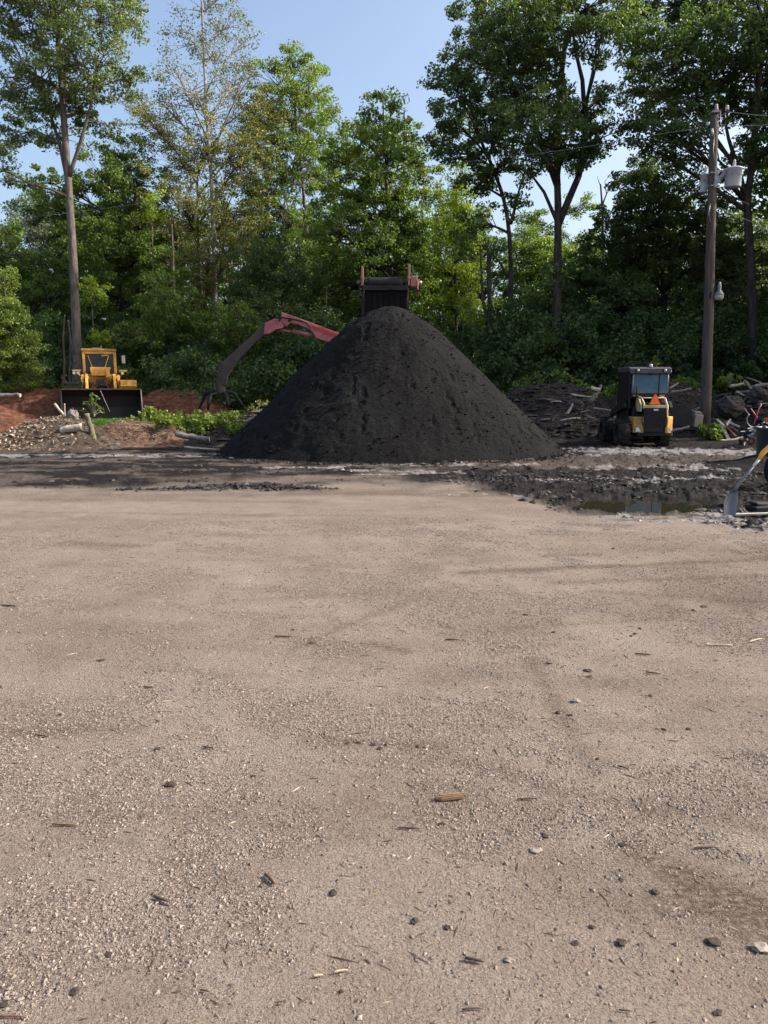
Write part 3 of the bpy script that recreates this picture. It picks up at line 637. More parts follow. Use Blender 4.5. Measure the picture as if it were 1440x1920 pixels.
def tree(name, label, Y, trunk, r0, r1, lobes, leafm='leaf_green', bark='bark_dark', dens=1.0, leaf=.19, dz=1.0, seed=1,
         group=None, cl_r=.43, limb_r=.30, forks=(), cat='tree', base_z=None, twigs=True, ncl=None, grow=1.3, steep=.5):
    rnd = random.Random(seed); r = np.random.default_rng(seed)
    tp = [P(x, y, Y + (rnd.uniform(-.1, .1) if i else 0)) for i, (x, y) in enumerate(trunk)]
    bz = surf(tp[0].x, tp[0].y) - .15 if base_z is None else base_z
    b0 = Vector((tp[0].x, tp[0].y, bz)); b0.x += 0
    root = thing(name, label, cat, b0, 0, group)
    pts = [b0] + [q for q in tp if q.z > bz + .4]
    # smooth the trunk
    fine = []
    for i in range(len(pts) - 1):
        p0 = pts[max(i - 1, 0)]; p1 = pts[i]; p2 = pts[i + 1]; p3 = pts[min(i + 2, len(pts) - 1)]
        for s in range(5):
            t = s / 5; fine.append(.5 * ((2 * p1) + (-p0 + p2) * t + (2 * p0 - 5 * p1 + 4 * p2 - p3) * t * t + (-p0 + 3 * p1 - 3 * p2 + p3) * t ** 3))
    fine.append(pts[-1])
    H = fine[-1].z - b0.z
    rad = [(r0 + (r1 - r0) * max(0, min(1, (q.z - b0.z) / H)) ** .9) * (1 + .55 * math.exp(-(q.z - b0.z) / .5)) for q in fine]
    wood = MB(); wood.tube([q - b0 for q in fine], rad, 12, wob=.035)
    fork_pts = []
    for fk in forks:
        q = [P(x, y, Y + fk[1] * (i / max(1, len(fk[0]) - 1))) for i, (x, y) in enumerate(fk[0])]
        f2 = []
        for i in range(len(q) - 1):
            for s in range(3): f2.append(q[i].lerp(q[i + 1], s / 3))
        f2.append(q[-1]); n_ = len(f2)
        wood.tube([v - b0 for v in f2], [fk[2] * (1 - .75 * i / (n_ - 1)) for i in range(n_)], 9, wob=.04)
        fork_pts += [(v, fk[2] * (1 - .75 * i / (n_ - 1))) for i, v in enumerate(f2)]
    spine = [(q, w) for q, w in zip(fine, rad)] + fork_pts
    C = []; RC = []; TC = []
    for (lx, ly, lrx, lry) in lobes:
        k = Y / FPX; off = rnd.uniform(-1, 1) * dz * 1.6
        c = P(lx, ly, Y + off); rx = lrx * k * grow; rz = lry * k * grow; ry = (rx + rz) / 2 * 1.05
        cand = [(q, w) for q, w in spine if q.z < c.z - steep * (q - c).xy.length + .2] or spine[:3]
        q, w = min(cand, key=lambda e: (e[0] - c).length + .4 * abs(e[0].z - (c.z - (e[0] - c).xy.length * .8)))
        mid = (q + c) / 2 + Vector((0, 0, .16 * (c - q).length)) * rnd.uniform(.2, 1.0) + Vector((rnd.uniform(-.3, .3), rnd.uniform(-.3, .3), 0))
        lb = bez(q, mid, c, 8); w0 = min(w * .75, limb_r * (.35 + .12 * (c - q).length) * .5 + .02)
        wood.tube([v - b0 for v in lb], [w0 * (1 - .75 * i / 7) for i in range(8)], 6, wob=.06)
        n_c = ncl or max(5, int(3.4 * ((rx * ry * rz) ** (1 / 3) / cl_r) ** 2 * .9))
        tl = rnd.gauss(.5, .1)
        for i in range(n_c):
            d = r.normal(size=3); d /= np.linalg.norm(d); rr_ = r.random() ** .38 * (.95 + .22 * r.random())
            e = Vector((c.x + d[0] * rr_ * rx, c.y + d[1] * rr_ * ry, c.z + d[2] * rr_ * rz))
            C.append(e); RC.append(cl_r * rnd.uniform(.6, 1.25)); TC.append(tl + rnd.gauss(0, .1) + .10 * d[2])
            if twigs:
                s = lb[rnd.randint(3, 7)]; w1 = w0 * .28 + .008
                m_ = (s + e) / 2 + Vector((rnd.uniform(-.15, .15), rnd.uniform(-.15, .15), rnd.uniform(0, .25)))
                wood.tube([v - b0 for v in bez(s, m_, e, 4)], [w1, w1 * .8, w1 * .55, w1 * .3], 4, cap=False)
    wood.build('trunk', bark, root, recalc=False)
    if C:
        C = np.array(C); RC = np.array(RC)
        leaf = leaf * .78; n_per = max(5, int(74 * dens * (cl_r / .43) ** 2 * (.148 / leaf) ** 1.6))
        leaves('crown', leafm, C, RC, n_per, leaf, root, .62, seed, tint_c=np.array(TC), org=b0)
    return root

# ------------------------------------------------------------------ the front row of trees
tree('tall_tree', 'very tall tree with a long bare grey trunk behind the yellow wheel loader', 36,
     [(147, 745), (143, 620), (138, 500), (128, 340), (118, 200), (108, 60), (100, -80)], .25, .09,
     [(30, 60, 62, 50), (100, 20, 60, 55), (190, 40, 60, 42), (240, 22, 36, 26), (60, 140, 55, 50), (140, 110, 50, 46), (195, 105, 34, 40), (15, 190, 40, 36),
      (95, 200, 48, 36), (165, 165, 40, 30), (238, 150, 34, 22), (272, 138, 20, 13), (55, 245, 46, 26), (112, 262, 40, 20), (185, 232, 30, 20), (5, 300, 24, 18), (8, 268, 30, 20),
      (20, -40, 90, 60), (130, -60, 100, 60), (210, -30, 50, 40), (150, 205, 36, 24), (10, 340, 18, 12)],
     'leaf_blue', 'bark_grey', .85, .18, 1.3, 1, grow=1.15, steep=.3, limb_r=.4,
     forks=[([(126, 335), (112, 270), (90, 200), (50, 130), (15, 60)], .8, .10), ([(130, 330), (150, 270), (170, 200), (182, 120), (195, 40)], -.8, .10),
            ([(118, 220), (125, 130), (140, 40), (160, -40)], .5, .12), ([(135, 372), (95, 355), (55, 345), (20, 325), (0, 318)], -.6, .07)])
tree('sycamore_tree', 'slender white-barked tree with sparse pale leaves rising above the olive foliage', 42,
     [(404, 745), (403, 600), (401, 450), (396, 330), (388, 220), (382, 100), (376, -40)], .19, .035,
     [(390, 5, 50, 40), (430, 50, 40, 36), (345, 60, 36, 36), (400, 100, 52, 40), (330, 130, 36, 26), (470, 70, 30, 26), (360, 170, 60, 34), (440, 160, 46, 36), (300, 190, 36, 24), (480, 130, 26, 20), (395, 215, 60, 30)],
     'leaf_pale', 'bark_white', .22, .16, 1.2, 2, cl_r=.5, steep=1.2, grow=1.15, limb_r=.16)
tree('olive_tree', 'olive and golden leaved tree wrapped round the white-barked trunk', 43,
     [(388, 745), (380, 600), (372, 450), (370, 330)], .13, .05,
     [(290, 240, 55, 40), (340, 300, 56, 44), (400, 270, 50, 36), (455, 300, 50, 50), (345, 380, 62, 50), (430, 395, 56, 50), (490, 240, 40, 44), (320, 450, 46, 44), (395, 480, 55, 44), (250, 200, 34, 24), (465, 190, 30, 30), (455, 450, 40, 40)],
     'leaf_olive', 'bark_brown', .50, .16, 1.6, 3, limb_r=.12, steep=1.0)
tree('leafy_tree', 'tall mid-green tree with a two-peaked top right of the olive tree', 46,
     [(582, 745), (580, 600), (576, 480), (568, 350), (558, 250), (548, 150)], .17, .05,
     [(552, 125, 34, 26), (520, 160, 40, 32), (575, 175, 40, 34), (606, 215, 22, 26), (540, 225, 56, 40), (592, 270, 34, 36), (500, 265, 46, 40), (548, 320, 56, 42), (602, 330, 28, 30), (520, 400, 55, 46), (585, 440, 40, 50), (470, 360, 44, 50), (490, 470, 50, 50), (560, 520, 60, 50)],
     'leaf_green', 'bark_grey', .95, .18, 1.6, 4)
tree('pointed_tree', 'bushy green tree with a wispy pointed tip directly above the screening machine', 40,
     [(735, 745), (735, 600), (732, 480), (726, 360), (720, 250), (718, 190)], .19, .03,
     [(716, 180, 26, 11), (738, 196, 14, 9), (712, 222, 30, 14), (688, 250, 40, 22), (745, 232, 18, 10), (775, 258, 30, 22), (655, 290, 44, 30), (728, 285, 48, 32), (778, 310, 36, 34), (690, 330, 56, 36), (640, 365, 46, 40), (750, 370, 56, 40), (700, 410, 56, 44), (640, 440, 46, 46), (770, 430, 44, 46), (690, 490, 66, 46), (755, 500, 50, 46), (640, 530, 50, 46), (720, 570, 70, 40)],
     'leaf_green', 'bark_dark', 1.15, .2, 1.8, 5)
tree('yellow_green_tree', 'bright yellow-green vine-covered tree between the pointed tree and the big dark tree', 43,
     [(856, 745), (855, 600), (852, 430), (850, 350)], .12, .05,
     [(862, 330, 30, 20), (842, 375, 34, 34), (878, 400, 36, 34), (838, 430, 34, 36), (866, 470, 42, 40), (838, 510, 36, 40), (876, 540, 32, 40), (846, 575, 40, 34)],
     'leaf_yellow', 'bark_dark', .85, .17, 1.0, 6)
tree('leaning_tree', 'dark tree with its trunk leaning left below the big dark crown', 37,
     [(946, 745), (955, 600), (958, 500), (950, 400), (930, 330), (900, 260)], .17, .07,
     [(842, 150, 36, 18), (868, 182, 50, 30), (850, 225, 36, 18), (895, 240, 50, 32), (830, 260, 26, 14), (872, 290, 50, 20), (935, 255, 44, 36), (935, 325, 50, 26), (890, 345, 34, 16), (905, 420, 40, 24), (895, 460, 40, 16), (965, 380, 26, 26)],
     'leaf_dark', 'bark_dark', 1.0, .2, 1.2, 7, forks=[([(952, 520), (935, 488), (915, 470)], 0, .07), ([(958, 420), (975, 350), (990, 300)], .4, .08)])
tree('big_dark_tree', 'big dark tree with a thick straight trunk and the largest open crown, right of centre', 35,
     [(1042, 745), (1043, 620), (1046, 480), (1046, 380), (1044, 290), (1050, 170), (1062, 60)], .25, .10,
     [(900, 50, 50, 40), (955, 20, 66, 50), (1030, 10, 60, 50), (1105, 8, 48, 36), (940, 105, 60, 46), (878, 108, 32, 30), (1000, 90, 50, 46), (1125, 62, 34, 36), (962, 170, 62, 44), (1036, 178, 34, 30), (1000, 235, 66, 36), (1092, 215, 46, 26), (1128, 180, 26, 24),
      (1062, 272, 66, 28), (1112, 262, 28, 24), (985, 290, 52, 26), (1095, 302, 36, 14), (1010, 140, 40, 40), (1160, 20, 26, 30)],
     'leaf_dark', 'bark_dark', 1.15, .19, 1.6, 8, limb_r=.5,
     forks=[([(1047, 420), (1085, 330), (1098, 240), (1092, 150), (1078, 90), (1072, 40)], .5, .17), ([(1096, 210), (1110, 140), (1122, 70)], .3, .09), ([(1046, 350), (1015, 270), (990, 190), (960, 110)], -.5, .16),
            ([(1044, 415), (1020, 360), (998, 330), (985, 300)], -.4, .09)])
tree('right_tree', 'towering dark tree with a forked trunk at the right edge behind the transformer', 33,
     [(1414, 745), (1412, 600), (1406, 470), (1402, 380), (1412, 290), (1422, 160), (1430, 40)], .22, .1,
     [(1195, 15, 44, 40), (1265, 10, 66, 50), (1345, 10, 80, 60), (1430, 30, 70, 60), (1205, 92, 40, 36), (1265, 100, 56, 46), (1335, 100, 66, 56), (1420, 120, 66, 56), (1185, 150, 26, 24), (1230, 172, 50, 34),
      (1290, 190, 56, 40), (1366, 190, 56, 46), (1440, 220, 46, 46), (1235, 232, 46, 30), (1196, 222, 24, 16), (1300, 262, 50, 30), (1420, 290, 40, 20), (1230, 285, 22, 14), (1480, 120, 60, 60), (1490, 250, 50, 60)],
     'leaf_dark', 'bark_dark', 1.15, .19, 1.8, 9, limb_r=.45,
     forks=[([(1402, 400), (1388, 330), (1366, 260), (1350, 180)], .4, .14), ([(1402, 372), (1370, 300), (1330, 240), (1290, 180)], -.6, .1)])
tree('broad_tree', 'broad dark tree filling the gap left of the utility pole', 40,
     [(1243, 745), (1245, 600), (1240, 470), (1233, 330)], .16, .06,
     [(1245, 325, 46, 28), (1195, 350, 40, 24), (1190, 322, 30, 18), (1150, 415, 26, 14), (1262, 375, 60, 40), (1170, 392, 30, 20), (1320, 410, 50, 50), (1210, 420, 56, 40), (1148, 452, 36, 26), (1270, 470, 66, 50), (1190, 490, 66, 46), (1345, 480, 56, 50), (1400, 500, 50, 60), (1120, 500, 46, 34), (1080, 530, 46, 36), (1240, 560, 80, 46), (1150, 570, 70, 46), (1340, 570, 66, 50), (1420, 600, 60, 50)],
     'leaf_dark', 'bark_dark', 1.2, .2, 2.0, 10)
tree('round_tree', 'dense round green tree just right of the tall bare trunk', 42,
     [(262, 745), (258, 600), (255, 470), (252, 340)], .15, .05,
     [(232, 295, 44, 34), (185, 345, 46, 36), (250, 350, 60, 40), (205, 400, 60, 44), (270, 420, 50, 44), (180, 460, 46, 44), (235, 480, 66, 50), (285, 500, 40, 44), (200, 550, 60, 44), (270, 580, 56, 44), (100, 345, 40, 26), (90, 390, 36, 30)],
     'leaf_green', 'bark_dark', 1.15, .2, 1.8, 11)
tree('grey_leaf_tree', 'small hazy grey-green tree at the far left below the open sky', 50,
     [(60, 745), (62, 620), (62, 480), (60, 400)], .1, .03,
     [(66, 400, 28, 30), (50, 440, 36, 26), (90, 440, 30, 30), (40, 480, 40, 26), (85, 490, 36, 30)],
     'leaf_pale', 'bark_grey', .6, .17, 1.2, 12)
tree('edge_tree', 'light green bushy tree cut by the left edge of the photo', 44,
     [(14, 745), (12, 600), (8, 470)], .12, .05,
     [(4, 440, 30, 26), (10, 480, 36, 30), (60, 520, 50, 36), (100, 560, 46, 40), (20, 540, 50, 40), (115, 500, 30, 34), (60, 590, 60, 40), (120, 620, 40, 40)],
     'leaf_green', 'bark_dark', 1.1, .19, 1.4, 13)
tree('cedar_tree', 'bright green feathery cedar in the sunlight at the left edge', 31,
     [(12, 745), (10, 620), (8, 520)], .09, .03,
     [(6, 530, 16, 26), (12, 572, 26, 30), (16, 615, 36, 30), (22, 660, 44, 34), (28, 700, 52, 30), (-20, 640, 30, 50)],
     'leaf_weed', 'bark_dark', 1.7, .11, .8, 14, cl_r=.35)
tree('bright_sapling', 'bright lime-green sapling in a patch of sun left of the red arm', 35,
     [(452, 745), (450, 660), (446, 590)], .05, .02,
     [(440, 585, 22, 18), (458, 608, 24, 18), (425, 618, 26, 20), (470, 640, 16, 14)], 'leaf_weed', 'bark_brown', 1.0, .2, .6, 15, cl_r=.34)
for lab, Y, tr, lob, lm in [  # sun patches of the wood, put in as small added yellow-leaved trees
    ('sunlit patch on the round tree, built as added lime leaves', 38.5, [(288, 745), (287, 600), (286, 440)], [(286, 385, 22, 20), (296, 408, 16, 14), (270, 400, 14, 12)], 'leaf_yellow'),
    ('sunlit patch built as bright leaves just right of the tall bare trunk', 36.5, [(178, 745), (176, 640), (172, 570)], [(172, 545, 22, 16), (186, 560, 18, 14), (165, 528, 12, 10)], 'leaf_yellow'),
    ('sunlit patch built as yellow leaves low behind the loader cab', 35.5, [(190, 745), (188, 690), (186, 650)], [(182, 640, 22, 18), (196, 622, 12, 14)], 'leaf_yellow'),
    ('sunlit patch built as yellow-green leaves right of the white-barked trunk', 38.5, [(500, 745), (498, 620), (495, 540)], [(500, 505, 24, 20), (515, 535, 16, 18), (480, 530, 16, 14)], 'leaf_yellow'),
    ('small sunlit patch built as lime leaves between the two-peaked tree and the pointed tree', 38.2, [(612, 745), (612, 560), (612, 490)], [(612, 462, 16, 10), (600, 472, 12, 8)], 'leaf_yellow'),
    ('sunlit patch built as yellow leaves low beside the dead split snag', 35, [(890, 745), (890, 640), (890, 600)], [(888, 595, 16, 14), (900, 612, 10, 10), (876, 580, 10, 12)], 'leaf_yellow')]:
    tree('sun_patch_leaves', lab, Y, tr, .05, .02, lob, lm, 'bark_brown', 1.1, .17, .4, int(Y * 10 + tr[0][0]), cl_r=.32, grow=1.2)
tree('understory_tree', 'dark low tree under the two-peaked tree, left of the heap', 38,
     [(520, 745), (522, 650), (530, 560)], .1, .04,
     [(480, 540, 46, 34), (545, 500, 46, 40), (590, 560, 40, 40), (520, 600, 60, 36), (610, 620, 46, 34), (470, 480, 30, 30)], 'leaf_dark', 'bark_dark', .95, .19, 1.4, 16)
tree('understory_tree', 'dark low tree left of the white-barked trunk', 38,
     [(330, 745), (327, 600), (325, 500), (322, 420)], .08, .04,
     [(310, 560, 46, 40), (360, 590, 46, 36), (330, 640, 60, 36), (280, 640, 46, 34), (390, 640, 40, 36), (320, 500, 36, 30)], 'leaf_green', 'bark_brown', 1.0, .19, 1.3, 17)
tree('understory_tree', 'dark bushy tree low between the leaning tree and the thick trunk', 36,
     [(1000, 745), (1000, 660), (1000, 590)], .08, .04,
     [(960, 610, 46, 34), (1020, 580, 50, 36), (1070, 610, 46, 36), (1000, 650, 60, 36), (930, 650, 36, 28), (1100, 650, 60, 36), (1050, 560, 34, 24)], 'leaf_dark', 'bark_dark', 1.2, .19, 1.3, 18)
tree('light_tree', 'lighter green tree seen through the gap left of the thick trunk', 54,
     [(1005, 745), (1005, 560), (1004, 420)], .12, .05,
     [(1000, 410, 26, 18), (985, 445, 36, 26), (1020, 460, 30, 30), (1000, 500, 40, 30), (1090, 385, 30, 16), (1095, 470, 26, 24), (1075, 500, 40, 24)], 'leaf_green', 'bark_dark', .9, .2, 1.2, 19)
tree('dead_snag', 'bare forked dead snag standing against the sky gap', 46,
     [(1131, 745), (1132, 600), (1131, 470), (1129, 390), (1126, 345)], .16, .05, [], bark='bark_grey', seed=20,
     forks=[([(1129, 385), (1138, 362), (1150, 345)], .2, .06), ([(1127, 352), (1122, 338), (1120, 330)], 0, .03), ([(1137, 364), (1134, 340), (1146, 325)], 0, .03)])
tree('dead_snag', 'dark broken-off snag with a split trunk left of the leaning tree', 36,
     [(917, 745), (917, 640), (918, 560), (916, 470)], .13, .10, [], bark='bark_dark', seed=21,
     forks=[([(915, 610), (905, 560), (902, 500), (900, 460)], .1, .09)])
for i, (pts, lab) in enumerate([([(118, 745), (121, 690), (119, 630), (122, 590)], 'thin grey sapling stem just left of the tall bare trunk'),
                                ([(128, 745), (131, 690), (132, 640), (128, 600)], 'pale crooked stem touching the tall bare trunk on its left'),
                                ([(458, 700), (462, 560), (470, 500)], 'slim leaning stem in the sunny gap right of the white trunk'),
                                ([(1318, 745), (1316, 600), (1320, 480)], 'thin dark stem hidden beside the utility pole')]):
    tree('sapling', lab, 36 + i, pts, .075, .035, [], bark='bark_brown' if i != 1 else 'bark_grey', seed=30 + i, group='bare thin stems along the wood edge')

# ------------------------------------------------------------------ shrubs: a few kinds, copied along the wood edge
def shrub(name, label, w, h, leafm, seed, n=34, leaf=.15, dens=1.0, group=None, per=90, cl=.42):
    r = np.random.default_rng(seed); rnd = random.Random(seed)
    root = thing(name, label, 'shrub', (0, 0, 0), 0, group)
    wood = MB(); C = []; RC = []
    for i in range(n):
        a = rnd.uniform(0, 2 * PI); q = math.sqrt(rnd.random()); z = h * (.12 + .83 * rnd.random() * (1 - .5 * q * q))
        e = Vector((q * w * math.cos(a), q * w * math.sin(a) * .8, z)); C.append(e); RC.append(cl * rnd.uniform(.7, 1.2))
        if i % 2 == 0:
            wood.tube(bez(Vector((e.x * .12, e.y * .12, -.1)), Vector((e.x * .4, e.y * .4, e.z * .8)), e, 5), [.035, .028, .02, .014, .008], 5, cap=False)
    wood.build('stems', 'bark_dark', root, recalc=False)
    leaves('foliage', leafm, np.array(C), np.array(RC) * 1.1, int(per * dens * 1.3), leaf * .8, root, .75, seed)
    return root
SG = 'shrubs along the edge of the wood'
protos = [shrub('shrub', 'x', 1.9, 3.0, 'leaf_dark', 41, 44, .17), shrub('shrub', 'x', 1.6, 2.2, 'leaf_green', 42, 34, .15), shrub('shrub', 'x', 2.2, 4.2, 'leaf_dark', 43, 60, .18), shrub('shrub', 'x', 1.3, 1.5, 'leaf_green', 44, 26, .13)]
used = set()
def put_shrub(k, px, Y, s, label, top=None):
    src = protos[k]
    o = src if k not in used else copy_tree(src); used.add(k)
    x = (px - 720) / FPX * Y
    o.location = (x, Y, surf(x, Y) - .1); o.rotation_euler = (0, 0, random.uniform(0, 6.28)); o.scale = (s, s, s * random.uniform(.9, 1.1))
    tag(o, label, 'shrub', SG); return o
front = 'green shrub at the foot of the trees behind the left banks'
rows = []
for px in range(-90, 700, 62): rows.append((random.choice([0, 1, 1, 3]), px + random.uniform(-20, 20), random.uniform(34.5, 37.5), random.uniform(.6, .95), 'low green shrub at the foot of the trees left of the black heap'))
for px in range(800, 1560, 62): rows.append((random.choice([0, 0, 1]), px + random.uniform(-20, 20), random.uniform(32.0, 36), random.uniform(.75, 1.1), 'low dark shrub in the shade behind the debris bank at right'))
for px in range(-120, 1600, 84):
    if abs(px - 925) < 45: continue
    rows.append((2, px + random.uniform(-25, 25), random.uniform(39, 44), random.uniform(.9, 1.35) if not 880 < px < 980 else .7, 'tall dark shrub deep between the tree trunks'))
for a in rows: put_shrub(*a)

for (px, Y, sc_) in ((905, 34.5, 1.0), (985, 33.8, 1.15), (1050, 33.2, 1.25), (1110, 33.8, 1.15), (1180, 34.5, 1.2), (1265, 33.5, 1.1), (1350, 34, 1.2), (1440, 33, 1.1), (880, 37, 1.1), (1020, 35.5, 1.45), (1135, 36, 1.4), (1210, 35.8, 1.5), (1300, 36, 1.45), (1390, 35.5, 1.4)):
    put_shrub(2, px, Y, sc_, 'tall dark shrub standing before the trunks on the right side')  # dark leaves carry the painted shade under the right-hand trees
for (px, Y, sc_) in ((330, 34.5, .9), (400, 34, 1.0), (500, 35, 1.0), (560, 35, 1.1), (250, 35, .8), (610, 36, 1.2)):
    put_shrub(0, px, Y, sc_ * 1.3, 'tall dark shrub standing before the trunks left of the heap')

# ------------------------------------------------------------------ trees deeper in the wood
def generic(seed, H, leafm, W=3.4):
    rnd = random.Random(seed); r = np.random.default_rng(seed)
    root = thing('wood_tree', 'x', 'tree'); wood = MB()
    tp = [Vector((rnd.uniform(-.25, .25) * i, rnd.uniform(-.25, .25) * i, H * i / 6)) for i in range(6)]
    wood.tube(tp, [.24 - .034 * i for i in range(6)], 8)
    C = []; RC = []
    for i in range(26):
        z = H * (.28 + .72 * (i + .5) / 26); a = i * 2.4 + rnd.random(); q = W * math.sin(PI * min(1, max(.12, (z / H - .12) / .95))) ** .6 * rnd.uniform(.35, 1)
        c = Vector((q * math.cos(a), q * math.sin(a), z)); s = tp[min(5, int(z / H * 5))]
        wood.tube(bez(s, (s + c) / 2 + Vector((0, 0, -.2)), c, 5), [.07, .055, .04, .03, .02], 5, cap=False)
        for j in range(6):
            C.append(c + Vector((rnd.gauss(0, .75), rnd.gauss(0, .75), rnd.gauss(0, .5)))); RC.append(rnd.uniform(.4, .8))
    wood.build('trunk', 'bark_dark', root, recalc=False)
    leaves('crown', leafm, np.array(C), np.array(RC) * 1.1, 120, .19, root, .6, seed)
    return root
gens = [generic(51, 12.5, 'leaf_dark'), generic(52, 13.5, 'leaf_green'), generic(53, 11, 'leaf_green', 3), generic(54, 12.5, 'leaf_blue', 3.2)]
gused = set()
def put_tree(k, px, Y, toppy, label):
    src = gens[k]; H = (12.5, 13.5, 11, 12.5)[k]
    o = src if k not in gused else copy_tree(src); gused.add(k)
    x = (px - 720) / FPX * Y; z0 = surf(x, Y) - .1; ztop = P(px, toppy, Y).z; s = (ztop - z0) / H
    o.location = (x, Y, z0); o.rotation_euler = (0, 0, random.uniform(0, 6.28)); sx = max(s, .6); o.scale = (sx, sx, s)
    tag(o, label, 'tree', 'trees deeper in the wood')
for i, px in enumerate(range(-160, 1640, 66)):
    q = px + random.uniform(-18, 18)
    if 893 < q < 962: continue
    top = 420 + random.uniform(-40, 50)
    if q < 110: top = 500
    if 1085 < q < 1175: top = 470
    if 960 < q < 1090: top = 450
    side = 'left' if q < 700 else 'right'
    put_tree(i % 4, q, random.uniform(50, 58), top, 'background tree seen only between the front trunks on the %s' % side)
for i, px in enumerate(range(-150, 1640, 92)):
    if 880 < px < 985: continue
    put_tree((i + 1) % 4, px, random.uniform(64, 72), 500 + random.uniform(-20, 40), 'faint far tree deep inside the wood on the %s' % ('left' if px < 700 else 'right'))
for i, (x, y, H_) in enumerate([(21.5, 30.5, 19), (25, 33.5, 20), (22.5, 37, 20), (28, 30, 19), (29, 36, 21), (27, 41, 20), (22, 27.5, 15), (33, 33, 21), (25.5, 28, 17), (36, 38, 21), (33, 28.5, 19)]):
    src = gens[i % 4]; o = copy_tree(src); k = H_ / 12.5; o.location = (x, y, surf(x, y) - .1); o.scale = (k * .95, k * .95, k); o.rotation_euler = (0, 0, i * 1.3)
    tag(o, 'tall tree continuing the wood past the right edge of the yard', 'tree', 'trees beyond the right edge of the yard')
# low brush far behind closes the wood off
n = 2600; fx = RNG.uniform(-62, 66, n); fy = RNG.uniform(74, 84, n)
C = np.stack([fx, fy, .8 + RNG.random(n) ** 1.2 * 7.5], -1); gap = np.abs(fx / fy * FPX + 720 - 928) < 26; C = C[~gap | (C[:, 2] < 3.5)]
bk = leaves('far_wood', 'leaf_green', C, RNG.uniform(.8, 1.5, len(C)), 26, .5, None, .8, 61)
tag(bk, 'far mass of foliage closing off the wood', kind='stuff')

# ------------------------------------------------------------------ weeds and grass
def weeds(name, label, cx, cy, rx, ry, n, hmax, leafm, zf, size=.10, per=13, kind='stuff', seed=1):
    r = np.random.default_rng(seed); a = r.uniform(0, 2 * PI, n); q = np.sqrt(r.random(n))
    x = cx + rx * q * np.cos(a); y = cy + ry * q * np.sin(a)
    ok = fbm(x * 1.5, y * 1.5, seed, 3) > .47; x = x[ok]; y = y[ok]; q = q[ok]; n = len(x)
    z = zf(x, y) + r.random(n) ** .8 * hmax * (1 - .4 * q)
    return tag(leaves(name, leafm, np.stack([x, y, z], -1), np.full(n, .13), per, size, None, .8, seed), label, kind=kind)
zl = surf_np([z_dl, z_mul]); 
weeds('weeds', 'bright green broad-leaved weeds on the bank right of the loader', -6.6, 22.7, .75, .8, 140, .6, 'leaf_weed', lambda x, y: np.maximum(z_mul(x, y), ground_z(x, y)), .13, seed=71)
weeds('weeds', 'band of yellow-green weeds along the dark bank left of the heap', -5.0, 21.2, 1.6, .6, 330, .42, 'leaf_weed', zl, .11, seed=72)
weeds('weeds', 'scattered weeds above the yellow-green band', -6.2, 22.3, 1.1, .8, 90, .6, 'leaf_weed', zl, .12, seed=73)
weeds('weeds', 'dull grass on the bank behind the grapple', -4.8, 25.0, 2.6, 1.6, 500, .4, 'leaf_olive', zl, .10, 10, seed=74)
weeds('weeds', 'rough grass and weeds along the top of the debris bank', 10.5, 29, 6.0, 1.6, 800, .7, 'leaf_green', lambda x, y: np.maximum(z_dr(np.clip(x, 2.7, 17.4), y), ground_z(x, y)), .13, 14, seed=75)
weeds('weeds', 'rough green growth on the bank behind the left trees', -14, 34.5, 9, 2.4, 900, .9, 'leaf_green', lambda x, y: z_back(x, y), .15, 14, seed=76)
weeds('weeds', 'dark growth on the bank behind the heap', 3, 34, 10, 2.4, 900, .9, 'leaf_dark', lambda x, y: z_back(x, y), .16, 14, seed=77)
def blades(name, label, cx, cy, rx, ry, n, h, zf, seed):
    r = np.random.default_rng(seed); a = r.uniform(0, 2 * PI, n); q = np.sqrt(r.random(n))
    x = cx + rx * q * np.cos(a); y = cy + ry * q * np.sin(a); z = zf(x, y) - .01
    hh = h * r.uniform(.4, 1, n) * (1 - .6 * q); b = r.uniform(0, 2 * PI, n); w = .008
    lx = r.normal(0, .35, n) * hh; ly = r.normal(0, .35, n) * hh
    V = np.stack([np.stack([x - w * np.cos(b), y - w * np.sin(b), z], -1), np.stack([x + w * np.cos(b), y + w * np.sin(b), z], -1), np.stack([x + lx, y + ly, z + hh], -1)], 1).reshape(-1, 3)
    o = np_mesh(name, V, np.arange(3 * n).reshape(-1, 3), 'leaf_grass', fattr={'tint': r.random(n)}); return tag(o, label, kind='stuff')
blades('grass', 'vivid green grass tuft below the loader bucket', -8.3, 21.75, .85, .55, 11000, .24, surf_np([z_chip, z_mul]), 78)

